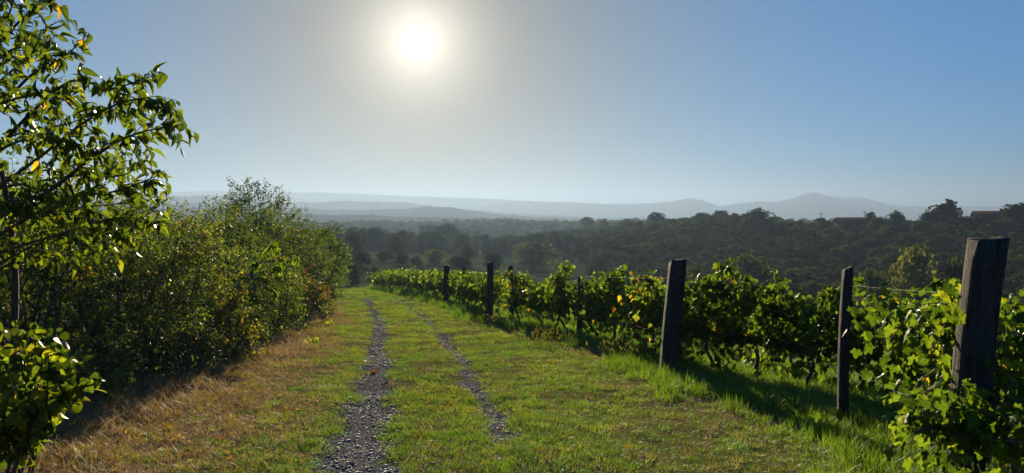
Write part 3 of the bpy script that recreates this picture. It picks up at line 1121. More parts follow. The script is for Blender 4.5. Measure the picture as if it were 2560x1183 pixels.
# ------------------------------------------------------------------ left: broad leaved bush in the corner
def corner_bush():
    g = np.random.default_rng(33)
    bx, by = -3.25, 4.75
    base = np.array([bx, by, float(land(bx, by))])
    root = obj('broadleaf_bush', None, loc=base, label='low bush of broad lime green leaves glowing in the near corner', category='bush')
    pos, tip, nor, siz, bb = [], [], [], [], Batch()
    ends = [(100, 815, 4.9), (150, 850, 4.7), (60, 830, 4.8), (20, 820, 5.0), (235, 930, 4.8), (200, 900, 4.9), (30, 930, 4.5), (60, 990, 4.5), (120, 900, 4.6), (-40, 850, 4.8), (-40, 950, 4.6),
            (170, 960, 4.8), (210, 960, 5.0), (90, 1000, 4.5), (10, 1040, 4.5), (-20, 1080, 4.4), (140, 840, 5.0), (0, 880, 4.6), (70, 870, 5.0)]
    for e in ends:
        ep = at(*e) - base
        st = np.array([g.normal() * .12 - .15, g.normal() * .1, -.03])
        pts = curve_pts([st, (st + ep) * .5 + np.array([g.normal() * .05, 0, .18]), ep], 14)
        bb.add(*tube(pts, np.linspace(.009, .002, 14), 5))
        for j in range(44):
            t = g.uniform(.32, 1.0)
            q = np.array([np.interp(t * 13, range(14), pts[:, i]) for i in range(3)]) + g.normal(size=3) * .045
            pos.append(q)
            tip.append(unit(g.normal(size=3) * .7 + np.array([.25, 0, -.55])))
            nor.append(unit(np.array([0, -.35, .7]) + g.normal(size=3) * .6))
            siz.append(g.uniform(.04, .098) * (1.0 if t > .6 else .85))
    obj('stem', bb.mesh('stem', M_BARK), root)
    pos, tip, nor, siz = map(np.array, (pos, tip, nor, siz))
    R = frames(tip, nor)
    siz3 = curl(g, siz)
    pal = [(.03, .052, .012), (.05, .08, .015), (.09, .125, .018), (.18, .2, .022), (.32, .25, .03)]
    w = [4, 4, 2.5, 1.2, .2]
    order = np.argsort(-siz)
    big, rest = order[:300], order[300:]
    _, k = pick_colors(g, len(big), pal, w)
    leaf_objects(leaf_meshes('leaf', ROUND, [np.array(c) for c in pal], M_LEAF), root, pos[big], R[big], siz3[big], k)
    c, _ = pick_colors(g, len(rest), pal, w)
    V, Fc, C = scatter(*ROUND, pos[rest], R[rest], siz3[rest], c)
    obj('foliage', make_mesh('foliage', V, Fc, M_LEAF, C), root, kind='stuff')


corner_bush()


# ------------------------------------------------------------------ left: the hedge, shrub by shrub
def shrub(x, y, h, r, label, palette, weights, n=9000, size=.06, seed=0, tmpl=SMALL, spiky=0.25, low=0.05, lobes=16, name='hedge_shrub', category='shrub', group='hedge along the track', sprays=10, dense=1.0):
    g = np.random.default_rng(seed + 900)
    z = float(land(x, y))
    root = obj(name, None, loc=(x, y, z), label=label, category=category, group=group)
    # lobes fill a rounded dome that reaches down to the ground
    th, hh = g.uniform(0, 2 * math.pi, lobes), (np.arange(lobes) + .5) / lobes
    pr = np.sqrt(np.clip(1 - (hh * 0.93) ** 2.4, 0, 1))
    rr = r * pr * np.sqrt(g.uniform(.15, 1, lobes)) * .8
    cen = np.stack([np.cos(th) * rr, np.sin(th) * rr, low * h + hh * (h * (.86 - low))], -1)
    lr = g.uniform(.26, .44, lobes) * min(r, h * .6)
    # twigs end on the lobes
    nt = max(int(n / 11), 20)
    k = g.integers(0, lobes, nt)
    d = unit(g.normal(size=(nt, 3)) + np.array([0, -.25, .3]))
    te = cen[k] + d * (lr[k] * g.uniform(.45, 1.1, nt) ** .6)[:, None]
    te[:, 2] = np.maximum(te[:, 2], .04 + g.uniform(0, .1, nt))
    tl = g.uniform(.1, .3, nt)
    td = unit(d + np.array([0, 0, .35]) + g.normal(size=(nt, 3)) * .45)
    # sprays: longer shoots that break the outline
    ns = sprays
    si = np.argsort(-te[:, 2] + g.uniform(0, .5 * h, nt))[:ns]
    tl[si] = g.uniform(.35, .7, ns)
    td[si] = unit(np.array([0, 0, .9]) + g.normal(size=(ns, 3)) * .5)
    cnt = np.maximum((11 * dense * tl / .2).astype(int), 4)
    ti = np.repeat(np.arange(nt), cnt)
    m = len(ti)
    s = g.uniform(0, 1, m)
    pos = te[ti] + td[ti] * (tl[ti] * s)[:, None] + g.normal(size=(m, 3)) * .03
    pos[:, 2] = np.maximum(pos[:, 2], .02)
    tip = unit(td[ti] * .5 + g.normal(size=(m, 3)) * .6 + np.array([0, 0, -.45]))
    nor = unit(np.array([0, 0, .8]) + d[k * 0 + 0][0] * 0 + g.normal(size=(m, 3)) * .7)
    tone = g.choice(len(palette), nt, p=np.array(weights) / np.sum(weights))
    lobe_tone = g.uniform(.5, 1.35, lobes)[k]  # lit and dark clumps put into the leaf colour, at random per lobe
    c = np.array(palette)[tone[ti]] * g.uniform(.75, 1.3, (m, 1)) * lobe_tone[ti][:, None]
    R = frames(tip, nor)
    sz = size * g.uniform(.65, 1.3, m)
    V, Fc, C = scatter(*tmpl, pos, R, sz, c)
    obj('foliage', make_mesh('foliage', V, Fc, M_HEDGE, C), root, kind='stuff')
    b = Batch()
    for i in range(lobes):
        st = np.array([g.normal() * .15 * r, g.normal() * .12 * r, -.05])
        md_ = (st + cen[i]) / 2 + g.normal(size=3) * .1 + np.array([0, 0, .1 * h])
        b.add(*tube(curve_pts([st, md_, cen[i]], 7), np.linspace(.022, .007, 7), 5))
    for i in list(si) + list(g.integers(0, nt, 30)):
        b.add(*tube([cen[k[i]], te[i], te[i] + td[i] * tl[i]], [.006, .004, .0015], 4))
    obj('stem', b.mesh('stem', M_BARK), root)
    return root


PG = [GREEN_D, GREEN, GREEN_L, YELLOW_G]
PB = [GREEN_D, GREEN, GREEN_L, YELLOW_G, YELLOW, BROWN]
PO = [GREEN_D, GREEN, GREEN_L, YELLOW, ORANGE, RED, BROWN]
H = [
    # x, y, height, radius, palette, weights, count, size, label
    (-5.75, 8.5, 2.6, 1.2, PB, [4, 3, 2, 1, .2, .3], 12000, .055, 'dense dark shrub behind the glowing broad leaved bush'),
    (-5.9, 10.2, 2.5, 1.2, PB, [4, 3, 1.5, 1, .2, 1.2], 13000, .052, 'dark tangled shrub under the drooping fruit tree branches'),
    (-6.0, 12.4, 2.5, 1.3, PB, [3, 3, 3, 3, .8, 1.5], 13000, .055, 'shrub with yellowing and brownish leaves just past the fruit tree'),
    (-6.4, 14.6, 2.5, 1.3, PB, [3, 4, 2, 2, .4, .4], 12000, .058, 'yellow speckled shrub before the tall part of the hedge'),
    (-7.0, 17.0, 2.75, 1.4, PG, [4, 4, 2, .4], 12000, .06, 'green shrub where the hedge starts to climb'),
    (-7.6, 19.6, 3.1, 1.45, PG, [5, 4, 1.5, .2], 11000, .062, 'dark green shrub on the sloping shoulder of the hedge'),
    (-7.8, 22.6, 4.25, 1.25, PG, [5, 4, 1, .1], 10500, .064, 'tall shrub with an open feathery top, highest of the hedge'),
    (-8.2, 24.9, 3.95, 1.4, PO, [5, 4, 1, .1, .25, .05, .1], 10500, .066, 'tall rounded shrub right after the highest one'),
    (-8.1, 27.6, 3.5, 1.4, PO, [5, 3, 1, .3, .45, .05, .2], 9500, .07, 'tall shrub with scattered orange leaves'),
    (-8.0, 30.8, 3.45, 1.45, PG, [6, 3, .8, .1], 9000, .072, 'dark shrub at the rounded end of the tall hedge'),
    (-9.6, 35.5, 2.9, 1.3, PG, [4, 4, 2, .3], 7000, .08, 'lower grey green shrub beyond the tall hedge end'),
    (-10.4, 41, 2.5, 1.4, PG, [4, 4, 2, .3], 6000, .09, 'small shrub farthest along the hedge, where the track dips'),
    (-7.6, 11.3, 2.7, 1.3, PB, [2, 3, 4, 4, .8, .2], 10000, .06, 'second rank shrub glowing yellow green through the fruit tree branches'),
    (-8.3, 15.5, 2.6, 1.4, PB, [4, 4, 2, .8, .2, .2], 8000, .06, 'second rank shrub hidden behind the yellow speckled one'),
]
for i, (x, y, h, r, pal, w, n, s, lab) in enumerate(H):
    shrub(x, y, h, r, lab, pal, w, n, s, i, lobes=18, sprays=26 if 'feathery' in lab or 'rounded shrub right' in lab else 7)
# lower growth along the foot of the hedge
shrub(-5.05, 13.0, 1.0, .62, 'knee high yellow green shrub with a few red leaves at the hedge foot', PO, [2, 3, 4, 2, .4, .25, .3], 3600, .052, 41, lobes=9, name='low_shrub', group='low growth at the hedge foot')
shrub(-6.35, 22.0, 1.45, .8, 'small orange and red tinged shrub at the hedge foot', PO, [3, 3, 2, 1.2, 1.6, 1.0, 1.4], 4200, .062, 42, lobes=10, name='low_shrub', group='low growth at the hedge foot')
shrub(-5.7, 17.6, 1.5, .8, 'low dark shrub under the drooping walnut like sprays', PB, [4, 4, 2, .6, .1, .8], 4600, .055, 43, lobes=10, name='low_shrub', group='low growth at the hedge foot')
shrub(-7.1, 26.2, 1.9, .85, 'low bronze yellow shrub near the bend of the track', PO, [3, 4, 2, 1.4, .5, .1, 1.2], 4200, .066, 44, lobes=10, name='low_shrub', group='low growth at the hedge foot')
shrub(-5.0, 10.7, 1.1, .7, 'low dark shrub in deep shade behind the dry grass', PB, [5, 3, 1, .3, .1, 1.5], 4200, .05, 45, lobes=9, name='low_shrub', group='low growth at the hedge foot')
shrub(-5.6, 15.2, 1.3, .75, 'low shrub with tiny yellow leaves between two larger ones', PB, [3, 3, 3, 1.6, .5, .8], 4200, .05, 46, lobes=9, name='low_shrub', group='low growth at the hedge foot')
shrub(-7.2, 24.0, 1.5, .7, 'low dark green shrub between the reddish and the bronze one', PG, [4, 4, 2, .2], 3600, .062, 47, lobes=9, name='low_shrub', group='low growth at the hedge foot')


def walnut_sapling():
    g = np.random.default_rng(77)
    x, y = -6.0, 16.6
    base = np.array([x, y, float(land(x, y))])
    root = obj('sapling', None, loc=base, label='sapling with long drooping leaflets leaning out of the hedge', category='sapling')
    tips = [(690, 600, 16.2), (745, 640, 16.0), (640, 650, 15.8), (590, 690, 15.5), (700, 665, 15.9), (560, 740, 15.3), (510, 770, 15.0), (640, 750, 15.4), (690, 730, 15.7), (600, 830, 15.0), (560, 810, 14.8), (660, 690, 15.2)]
    pos, tip, nor, siz, bb = [], [], [], [], Batch()
    bb.add(*tube(curve_pts([(0, 0, -.05), (.1, -.05, .9), (.2, -.1, 1.8)], 8), np.linspace(.03, .012, 8), 6))
    for e in tips:
        ep = at(*e) - base
        pts = curve_pts([(.12, -.06, 1.0 + .3 * g.uniform()), ep * .6 + np.array([0, 0, .55]), ep], 12)
        bb.add(*tube(pts, np.linspace(.012, .003, 12), 5))
        for j in range(26):
            t = .5 + .5 * (j + 1) / 26
            q = np.array([np.interp(t * 11, range(12), pts[:, i]) for i in range(3)])
            side = (-1) ** j
            pos.append(q)
            tip.append(unit(np.array([side * .55, g.normal() * .35, -.8]) + g.normal(size=3) * .15))
            nor.append(unit(np.array([0, -.5, .8]) + g.normal(size=3) * .35))
            siz.append(g.uniform(.14, .23))
    obj('stem', bb.mesh('stem', M_BARK), root)
    pos, tip, nor, siz = map(np.array, (pos, tip, nor, siz))
    T = leaf_template([(0, 0), (.1, .15), (.17, .45), (.13, .75), (0, 1.0)], .25, .35)
    pal = [(.055, .10, .02), (.08, .13, .024), (.12, .17, .03)]
    k = g.integers(0, 3, len(pos))
    sel = np.arange(len(pos)) < 300
    leaf_objects(leaf_meshes('leaf', T, [np.array(c) for c in pal], M_LEAF), root, pos[sel], frames(tip, nor)[sel], curl(g, siz)[sel], k[sel])
    if (~sel).any():
        V, Fc, C = scatter(*T, pos[~sel], frames(tip, nor)[~sel], siz[~sel], np.array(pal)[k[~sel]])
        obj('foliage', make_mesh('foliage', V, Fc, M_LEAF, C), root, kind='stuff')


walnut_sapling()


# ------------------------------------------------------------------ right: posts of the vineyard
def post(x, y, top, w, lean, label, name='wooden_post', seed=0, square=True, depth=None):
    """top: height of the head above the eye line in metres; lean: sideways run of the head"""
    g = np.random.default_rng(seed + 300)
    z0 = float(land(x, y))
    h = top - z0
    depth = depth or w * .85
    n, k = 16, 12
    th = np.arange(k) * 2 * math.pi / k + math.pi / k
    e = 0.35 if square else 0.8
    cx = np.sign(np.cos(th)) * np.abs(np.cos(th)) ** e
    sx = np.sign(np.sin(th)) * np.abs(np.sin(th)) ** e
    rough = g.normal(size=k) * .03
    V = []
    for i in range(n):
        t = i / (n - 1)
        ww = w * (1.06 - .12 * t) * (1 + g.normal() * .012)
        z = -.3 + (h + .3) * t
        dx = lean * t + .012 * math.sin(t * 5 + seed)
        zz = np.full(k, z)
        if i == n - 1:
            zz = z + g.normal(size=k) * .012 + cx * .018
        V.append(np.stack([dx + cx * ww / 2 * (1 + rough + g.normal(size=k) * .012), sx * depth / 2 * (1 + rough), zz], -1))
    top_c = np.array([[lean, 0, h + .004]])
    V = np.concatenate(V + [top_c])
    i_ = np.arange(n - 1)[:, None] * k
    j = np.arange(k)[None]
    q = np.stack([i_ + j, i_ + (j + 1) % k, i_ + k + (j + 1) % k, i_ + k + j], -1).reshape(-1, 4)
    last = (n - 1) * k
    cap = np.array([(last + a, last + (a + 1) % k, n * k) for a in range(k)])
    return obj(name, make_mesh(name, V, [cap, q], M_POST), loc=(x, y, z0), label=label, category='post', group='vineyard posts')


POSTS = []
def add_post(x, y, ptop, w, lean, label, **kw):
    top = EYE + (530 - ptop) / F * y
    POSTS.append((x + lean, y, top))
    kw.setdefault('depth', w * .75)
    return post(x, y, top, w, lean, label, seed=len(POSTS), **kw)


add_post(3.03, 4.95, 597, .225, .2, 'thick dark post closest to the camera with yellow leaves hung on it')
add_post(3.40, 7.45, 672, .095, .02, 'slim straight post standing in front of the vines', depth=.09)
add_post(2.38, 11.1, 650, .25, .13, 'thick leaning post with worn head between the green and the reddish vines')
add_post(1.62, 17.4, 690, .14, .0, 'short slim post in the middle of the front row', depth=.12)
add_post(-.72, 22.9, 655, .21, .04, 'straight grey post standing free at a row end')
add_post(-.03, 22.0, 664, .15, .0, 'slim post close behind the straight grey one', depth=.13)
add_post(-3.0, 32.9, 664, .26, .07, 'dark post at the far row end beside the track')
add_post(-2.1, 31.5, 666, .15, .05, 'thin post right after the far row end post', depth=.12)
add_post(-1.9, 29.0, 672, .12, .0, 'thin post between the far row end and the straight grey post', depth=.1)
add_post(5.6, 9.6, 700, .11, .0, 'slim post half buried in vine leaves behind the front row', depth=.1)
add_post(4.6, 14.5, 700, .12, .0, 'slim post of the row behind, hidden among leaves', depth=.1)

# ------------------------------------------------------------------ right: wires
def wire(a, b, sag, label):
    a, b = np.array(a, float), np.array(b, float)
    t = np.linspace(0, 1, 14)[:, None]
    p = a + (b - a) * t - np.array([0, 0, 1.0]) * (4 * sag * t * (1 - t))
    o = a.copy()
    v, q = tube(p - o, .0009, 5)
    obj('trellis_wire', make_mesh('trellis_wire', v, q, M_WIRE), loc=o, label=label, category='wire', group='trellis wires')


def hz(i, dh):
    x, y, top = POSTS[i]
    z0 = float(land(x, y))
    f = (dh) / max(top - z0, .1)
    lean = {0: .2, 2: .13}.get(i, 0.0)
    return (x - lean * (1 - f), y - .02, z0 + dh)


NAMES_ = {0: 'closest thick post', 1: 'slim straight post', 2: 'thick leaning post', 3: 'short slim post', 4: 'straight grey post', 5: 'slim post behind it', 6: 'far row end post', 8: 'thin far post'}
for i, j in ((0, 1), (1, 2), (2, 3), (3, 4), (4, 8), (8, 6)):
    for hh, nm in ((.62, 'low'), (1.48, 'top')):
        wire(hz(i, hh), hz(j, hh), .015, '%s wire running from the %s to the %s' % (nm, NAMES_[i], NAMES_[j]))

# ------------------------------------------------------------------ right: grapevines
GP = [(.026, .052, .013), (.044, .082, .017), (.072, .115, .02), (.125, .155, .024), (.27, .2, .03), (.17, .085, .028), (.12, .035, .026)]
GRAPE_LEAVES = leaf_meshes('leaf', GRAPE, [np.array(c) for c in GP], M_LEAF)


def vine(x, y, dirv, label, seed, n=420, parts=0, size=.12, weights=(3, 5, 3, .8, .08, .02, 0), h0=.55, h1=1.62, span=1.15, thick=.26, lo=False, group=None, droop=0.0):
    g = np.random.default_rng(seed + 4000)
    z = float(land(x, y))
    base = np.array([x, y, z])
    root = obj('grapevine', None, loc=base, label=label, category='vine', group=group)
    u = np.array([dirv[0], dirv[1], 0.0])
    u /= np.linalg.norm(u)
    nrm_ = np.array([-u[1], u[0], 0])
    slope = (float(land(x + u[0], y + u[1])) - z)
    up = np.array([0, 0, 1.0])
    # gnarled trunk, arms along the wire
    b = Batch()
    kx, ky = g.normal(size=2) * .07
    head = up * .66 + u * g.normal() * .08
    b.add(*tube(curve_pts([(0, 0, -.05), (kx, ky, .18), (-kx * .9, ky * .6, .4), head], 12), np.array([.05, .042, .036, .034, .036, .032, .03, .031, .029, .031, .03, .026]) * g.uniform(.8, 1.15), 7))
    for s in (-1, 1):
        b.add(*tube(curve_pts([head, head + u * s * span * .25 + up * (.04 + slope * s * span * .25), head + u * s * span * .52 + up * (slope * s * span * .52)], 7), np.linspace(.022, .009, 7), 6))
    obj('trunk', b.mesh('trunk', M_BARK, True), root)
    # shoots
    cb = Batch()
    pos, tip, nor = [], [], []
    ns = 13
    per = int(n / ns)
    for k in range(ns):
        a = (k + g.uniform(.1, .9)) / ns * 2 - 1
        st = head + u * a * span * .5 + up * (slope * a * span * .5)
        top_h = (h1 - .66) * g.uniform(.5, 1.16)
        lean_u, lean_n = g.normal() * .14, g.normal() * thick * .45
        e = st + up * top_h + u * lean_u + nrm_ * lean_n
        e2 = e + nrm_ * (lean_n * 1.6) + u * g.normal() * .15 + up * g.uniform(-.25, .08)
        pts = curve_pts([st, (st + e) / 2 + nrm_ * lean_n * .6, e, e2], 12)
        cb.add(*tube(pts, np.linspace(.0055, .002, 12), 4))
        hang = curve_pts([st, st + nrm_ * g.normal() * .2 + up * .05, st + nrm_ * g.normal() * .3 - up * (.66 - h0 + .1) * g.uniform(.3, 1.6)], 12)
        for j in range(per):
            src = pts if g.uniform() < (.76 if h0 > .5 else .64) else hang
            t = g.uniform(0.02, 1)
            q = np.array([np.interp(t * 11, range(12), src[:, i]) for i in range(3)])
            off = unit(g.normal(size=3) + nrm_ * np.sign(g.normal()) * .9) * g.uniform(.03, thick * .62)
            p = q + off
            p[2] = max(p[2], .06)
            pos.append(p)
            tip.append(unit(off * 2.2 + np.array([0, 0, -.75]) + g.normal(size=3) * .35))
            nor.append(unit(off * 3 + np.array([0, 0, .55]) + g.normal(size=3) * .45))
    obj('cane', cb.mesh('cane', M_BARK), root)
    pos, tip, nor = map(np.array, (pos, tip, nor))
    m = len(pos)
    R = frames(tip, nor)
    s = size * g.uniform(.6, 1.25, m)
    s3 = curl(g, s)
    c, k = pick_colors(g, m, GP, weights)
    T = GRAPE_LO if lo else GRAPE
    d = np.linalg.norm(pos + base - np.array([0, 0, EYE]), axis=1)
    order = np.argsort(d - s * 3)
    big, rest = order[:parts], order[parts:]
    if parts:
        leaf_objects(GRAPE_LEAVES, root, pos[big], R[big], s3[big], k[big])
    V, Fc, C = scatter(*T, pos[rest], R[rest], s3[rest], c[rest])
    obj('foliage', make_mesh('foliage', V, Fc, M_LEAF, C), root, kind='stuff')
    return root


ORD = ['first', 'second', 'third', 'fourth', 'fifth', 'sixth', 'seventh', 'eighth', 'ninth', 'tenth', 'eleventh', 'twelfth', 'thirteenth', 'fourteenth', 'fifteenth', 'sixteenth', 'seventeenth', 'eighteenth', 'nineteenth', 'twentieth']


def row_dir(y):
    return np.array([float(row_x(y + .5) - row_x(y - .5)), 1.0])


FRONT = 'vines of the front row by the track'
W0 = (3, 5, 3, .8, .08, .02, 0)
WY = (2.5, 5, 4, 1.6, .18, .05, 0)
WR = (2, 3, 2.5, 1.6, .7, .5, .55)
# nearest vines round the thick and the slim post
near_vines = [
    (3.14, 4.55, 'low sprawling vine in the lowest corner, leaves across the foot of the closest post', W0, 760, 290, .8, .08, 1.2),
    (3.62, 5.6, 'vine wrapped about the closest thick post, with big yellow leaves at its head', WY, 800, 290, 1.36, .092, 1.1),
    (3.78, 6.4, 'tall leafy vine between the closest thick post and the slim straight post', W0, 840, 290, 1.4, .092, 1.1),
    (4.3, 7.4, 'vine just behind the slim straight post, on the side of the thick one', W0, 760, 200, 1.32, .092, 1.1),
    (4.45, 6.4, 'vine at the picture edge behind the closest thick post', W0, 700, 160, 1.3, .092, 1.1),
]
for i, (x, y, lab, w, n, parts, h1, sz, sp) in enumerate(near_vines):
    vine(x, y, (row_dir(y) if i else (1, .3)), lab, i, n, parts, sz, w, .12 if i < 1 else .36, h1, sp, .42 if i < 2 else .36, group=FRONT)
# second rank seen through the gap between the leaning post and the slim post
for i, (x, y) in enumerate([(3.15, 11.6), (3.75, 11.1), (4.35, 10.6), (4.95, 10.1), (5.55, 9.6), (6.15, 9.1), (6.75, 8.6), (7.4, 8.1)]):
    lab = '%s vine counted from the thick leaning post towards the picture edge' % ORD[i]
    vine(x, y, (1, -.75), lab, 20 + i, 760 if i < 5 else 420, 130 if i < 5 else 0, .1, W0 if i % 3 else WY, .22, 1.46 + .16 * (i in (1, 2)) - .1 * (i == 4), 1.0, .36, group='vines beside the thick leaning post')
# front row from the leaning post down to the far row end
ys = [12.1, 13.1, 14.2, 15.4, 16.6, 18.3, 19.6, 21.0]
labs = ['first vine beyond the thick leaning post, yellow green down to the grass', 'reddish vine beyond the thick leaning post with scarlet and orange leaves', 'vine with orange tinted top next to the reddish one',
        'dense rounded green vine third from the short slim post side of the reddish one', 'green vine just on the near side of the short slim post', 'bushy bright topped vine just past the short slim post',
        'thin vine with open wires, before the straight grey post', 'vine close to the straight grey post with reddish lower leaves']
wts = [WY, WR, WR, W0, W0, WY, W0, (3, 4, 3, 1, .3, .5, .3)]
for i, (y, lab, w) in enumerate(zip(ys, labs, wts)):
    vine(float(row_x(y)) + (.1 if i else .25), y, row_dir(y), lab, 40 + i, [680, 640, 600, 720, 640, 720, 430, 520][i], 60, .102, w, [.15, .2, .25, .4, .42, .42, .5, .4][i], [1.25, 1.36, 1.32, 1.5, 1.3, 1.52, 1.2, 1.4][i], [1.0, 1.0, 1.0, .85, .85, .85, .9, .9][i], .30, group=FRONT)
for i, y in enumerate([23.9, 25.2, 26.6, 28.0, 30.2, 31.6, 33.6]):
    vine(float(row_x(y)) + .15, y, row_dir(y), '%s vine past the straight grey post, counted down the track' % ORD[i], 60 + i, 440, 0, .115, W0, .5, 1.36, 1.15, .3, True, FRONT)
# rows behind and the rows that run on down the slope: countable but alike
BACK = 'vines of the rows behind the front row'
k = 0
for off, y0, y1 in ((2.3, 12.5, 34), (4.6, 8.5, 30)):
    for y in np.arange(y0, y1, 1.45):
        x = float(row_x(y)) + off
        if x / y > .74:
            continue
        vine(x, y, row_dir(y), 'vine of the rows behind, its top showing over the front row', 100 + k, 260, 0, .14, W0 if k % 4 else WY, .6, 1.3, 1.4, .32, True, BACK)
        k += 1
DOWN = 'vines of the rows going down the slope'
for off, y0, y1 in ((0.2, 35, 60), (3.0, 34, 56), (6.0, 33, 54), (9, 34, 52)):
    for y in np.arange(y0, y1, 1.7):
        x = float(row_x(y)) + off
        vine(x, y, row_dir(y), 'distant vine in the dense green rows going down the slope past the last post', 200 + k, 210, 0, .17, W0, .35, 1.35, 1.7, .4, True, DOWN)
        k += 1

# ------------------------------------------------------------------ grass, dry grass, gravel
def tuft(seed, n, h, spread, width, c0, c1, lean=.35, seg=3, mat=None):
    g = np.random.default_rng(seed)
    b = Batch()
    for i in range(n):
        a, r = g.uniform(0, 6.28), spread * math.sqrt(g.uniform())
        p = np.array([math.cos(a) * r, math.sin(a) * r, 0])
        hh = h * g.uniform(.45, 1.1)
        a2 = g.uniform(0, 6.28)
        d = np.array([math.cos(a2), math.sin(a2), 0]) * lean * hh * g.uniform(.3, 1.6)
        side = np.array([-math.sin(a2 + .6), math.cos(a2 + .6), 0]) * width * g.uniform(.7, 1.3)
        V = []
        for s in range(seg):
            t = s / seg
            c = p + d * t ** 1.7 + np.array([0, 0, hh * (t - .18 * lean * t * t)])
            V += [c - side * (1 - t * .75), c + side * (1 - t * .75)]
        V.append(p + d + np.array([0, 0, hh * (1 - .18 * lean)]))
        f4 = [(2 * s, 2 * s + 1, 2 * s + 3, 2 * s + 2) for s in range(seg - 1)]
        m = g.uniform(0, 1)
        col = np.array(c0) * (1 - m) + np.array(c1) * m
        n0 = b.n
        b.add(V, f4, col)
        b.f3.append(np.array([(n0 + 2 * seg - 2, n0 + 2 * seg - 1, n0 + 2 * seg)]))
    return b.mesh('tuft', mat or M_GRASS)


GA, GB, GC = (.052, .12, .022), (.098, .18, .032), (.19, .22, .07)
S1, S2, S3 = (.095, .062, .03), (.2, .135, .064), (.34, .27, .15)
GRASS_P = [tuft(1, 26, .050, .075, .0022, GA, GB, .8), tuft(2, 26, .058, .08, .0022, GA, GB, .9), tuft(3, 24, .045, .08, .0022, GA, GC, 1.0), tuft(4, 24, .05, .075, .0024, GB, GC, .9),
           tuft(5, 22, .17, .075, .003, GA, GB, .45), tuft(6, 22, .21, .08, .0032, GA, GB, .5), tuft(7, 20, .15, .08, .003, GB, (.1, .15, .025), .55)]
DRY_P = [tuft(11, 24, .045, .09, .0022, S1, S2, 1.6, mat=M_DRY), tuft(12, 24, .05, .09, .0022, S1, S3, 1.4, mat=M_DRY), tuft(13, 22, .06, .08, .0022, S2, S3, 1.2, mat=M_DRY),
         tuft(14, 22, .11, .10, .0024, S1, S3, 1.2, mat=M_DRY), tuft(15, 18, .19, .12, .0024, S1, S3, 1.0, mat=M_DRY), tuft(16, 20, .10, .08, .0024, S1, (.13, .13, .04), .8)]


def sample_ground(bands, seed):
    g = np.random.default_rng(seed)
    X, Y = [], []
    for y0, y1, dens in bands:
        x0, x1 = -.72 * y1 - .3, .72 * y1 + .3
        x0, x1 = max(x0, -13), min(x1, 10)
        n = int((x1 - x0) * (y1 - y0) * dens)
        x, y = g.uniform(x0, x1, n), g.uniform(y0, y1, n)
        m = (np.abs(x) < .73 * y + .5)
        X.append(x[m])
        Y.append(y[m])
    return np.concatenate(X), np.concatenate(Y), g


# short and tall green grass
x, y, g = sample_ground([(4.6, 7, 190), (7, 10, 150), (10, 14, 100), (14, 20, 62), (20, 30, 34), (30, 46, 16), (46, 64, 8)], 5)
rm, dm = rut_mask(x, y), dry_mask(x, y)
patch = fbm(x * 1.3, y * 1.3, 55)
hx = x - hedge_x(y)
rs = row_x(y) - x
tall = sstep(1.15, .25, rs + .7 * (fbm(x * 1.1, y * 1.1, 58) - .5))
p_ = (1 - sstep(.25, .95, rm)) * (1 - .93 * dm) * np.clip(.25 + 1.5 * sstep(.34, .62, patch) + tall, 0, 1) * (hx > -.3)
m = g.uniform(0, 1, len(x)) < p_
x, y, tall, dm, patch = x[m], y[m], tall[m], dm[m], patch[m]
pick = np.where(g.uniform(0, 1, len(x)) < tall, g.integers(4, 7, len(x)), np.where(g.uniform(0, 1, len(x)) < .25 + 1.2 * (fbm(x * .6, y * .6, 91) - .4), g.integers(2, 4, len(x)), g.integers(0, 2, len(x))))
sc_ = g.uniform(.75, 1.3, len(x)) * np.where(y > 14, 1.25, 1.0) * np.where(y > 24, 1.3, 1)
S = np.stack([sc_ * 1.15, sc_ * 1.15, sc_ * (.7 + .6 * patch)], -1)
stuff('grass', np.stack([x, y, land(x, y) - .006], -1), np.stack([g.normal(size=len(x)) * .12, g.normal(size=len(x)) * .12, g.uniform(0, 6.28, len(x))], -1), S, pick, GRASS_P,
      'green grass of the track and the vineyard edge')

# dry grass of the verge
x, y, g = sample_ground([(4.6, 7, 210), (7, 10, 160), (10, 14, 100), (14, 22, 60), (22, 34, 28)], 6)
rm, dm = rut_mask(x, y), dry_mask(x, y)
hx = x - hedge_x(y)
p_ = (1 - sstep(.05, .5, rm)) * np.clip(dm + .17, 0, 1) * (.35 + .65 * sstep(.3, .6, fbm(x * 1.5, y * 1.5, 66))) * (hx > -1.2)
m = g.uniform(0, 1, len(x)) < p_
x, y, hx = x[m], y[m], hx[m]
edge = np.exp(-((hx - .15) / .55) ** 2) * sstep(.45, .6, fbm(x * .9, y * .9, 67)) * sstep(-.5, -1.6, x - rut_left(y))
u = g.uniform(0, 1, len(x))
pick = np.where(u < edge * .5, g.integers(3, 5, len(x)), np.where(u > .86, 5, g.integers(0, 3, len(x))))
sc_ = g.uniform(.7, 1.35, len(x)) * np.where(y > 13, 1.25, 1.0)
stuff('dry_grass', np.stack([x, y, land(x, y) - .006], -1), np.stack([g.normal(size=len(x)) * .25, g.normal(size=len(x)) * .25, g.uniform(0, 6.28, len(x))], -1),
      np.stack([sc_ * 1.1, sc_ * 1.1, sc_], -1), pick, DRY_P, 'dry straw coloured grass along the hedge')


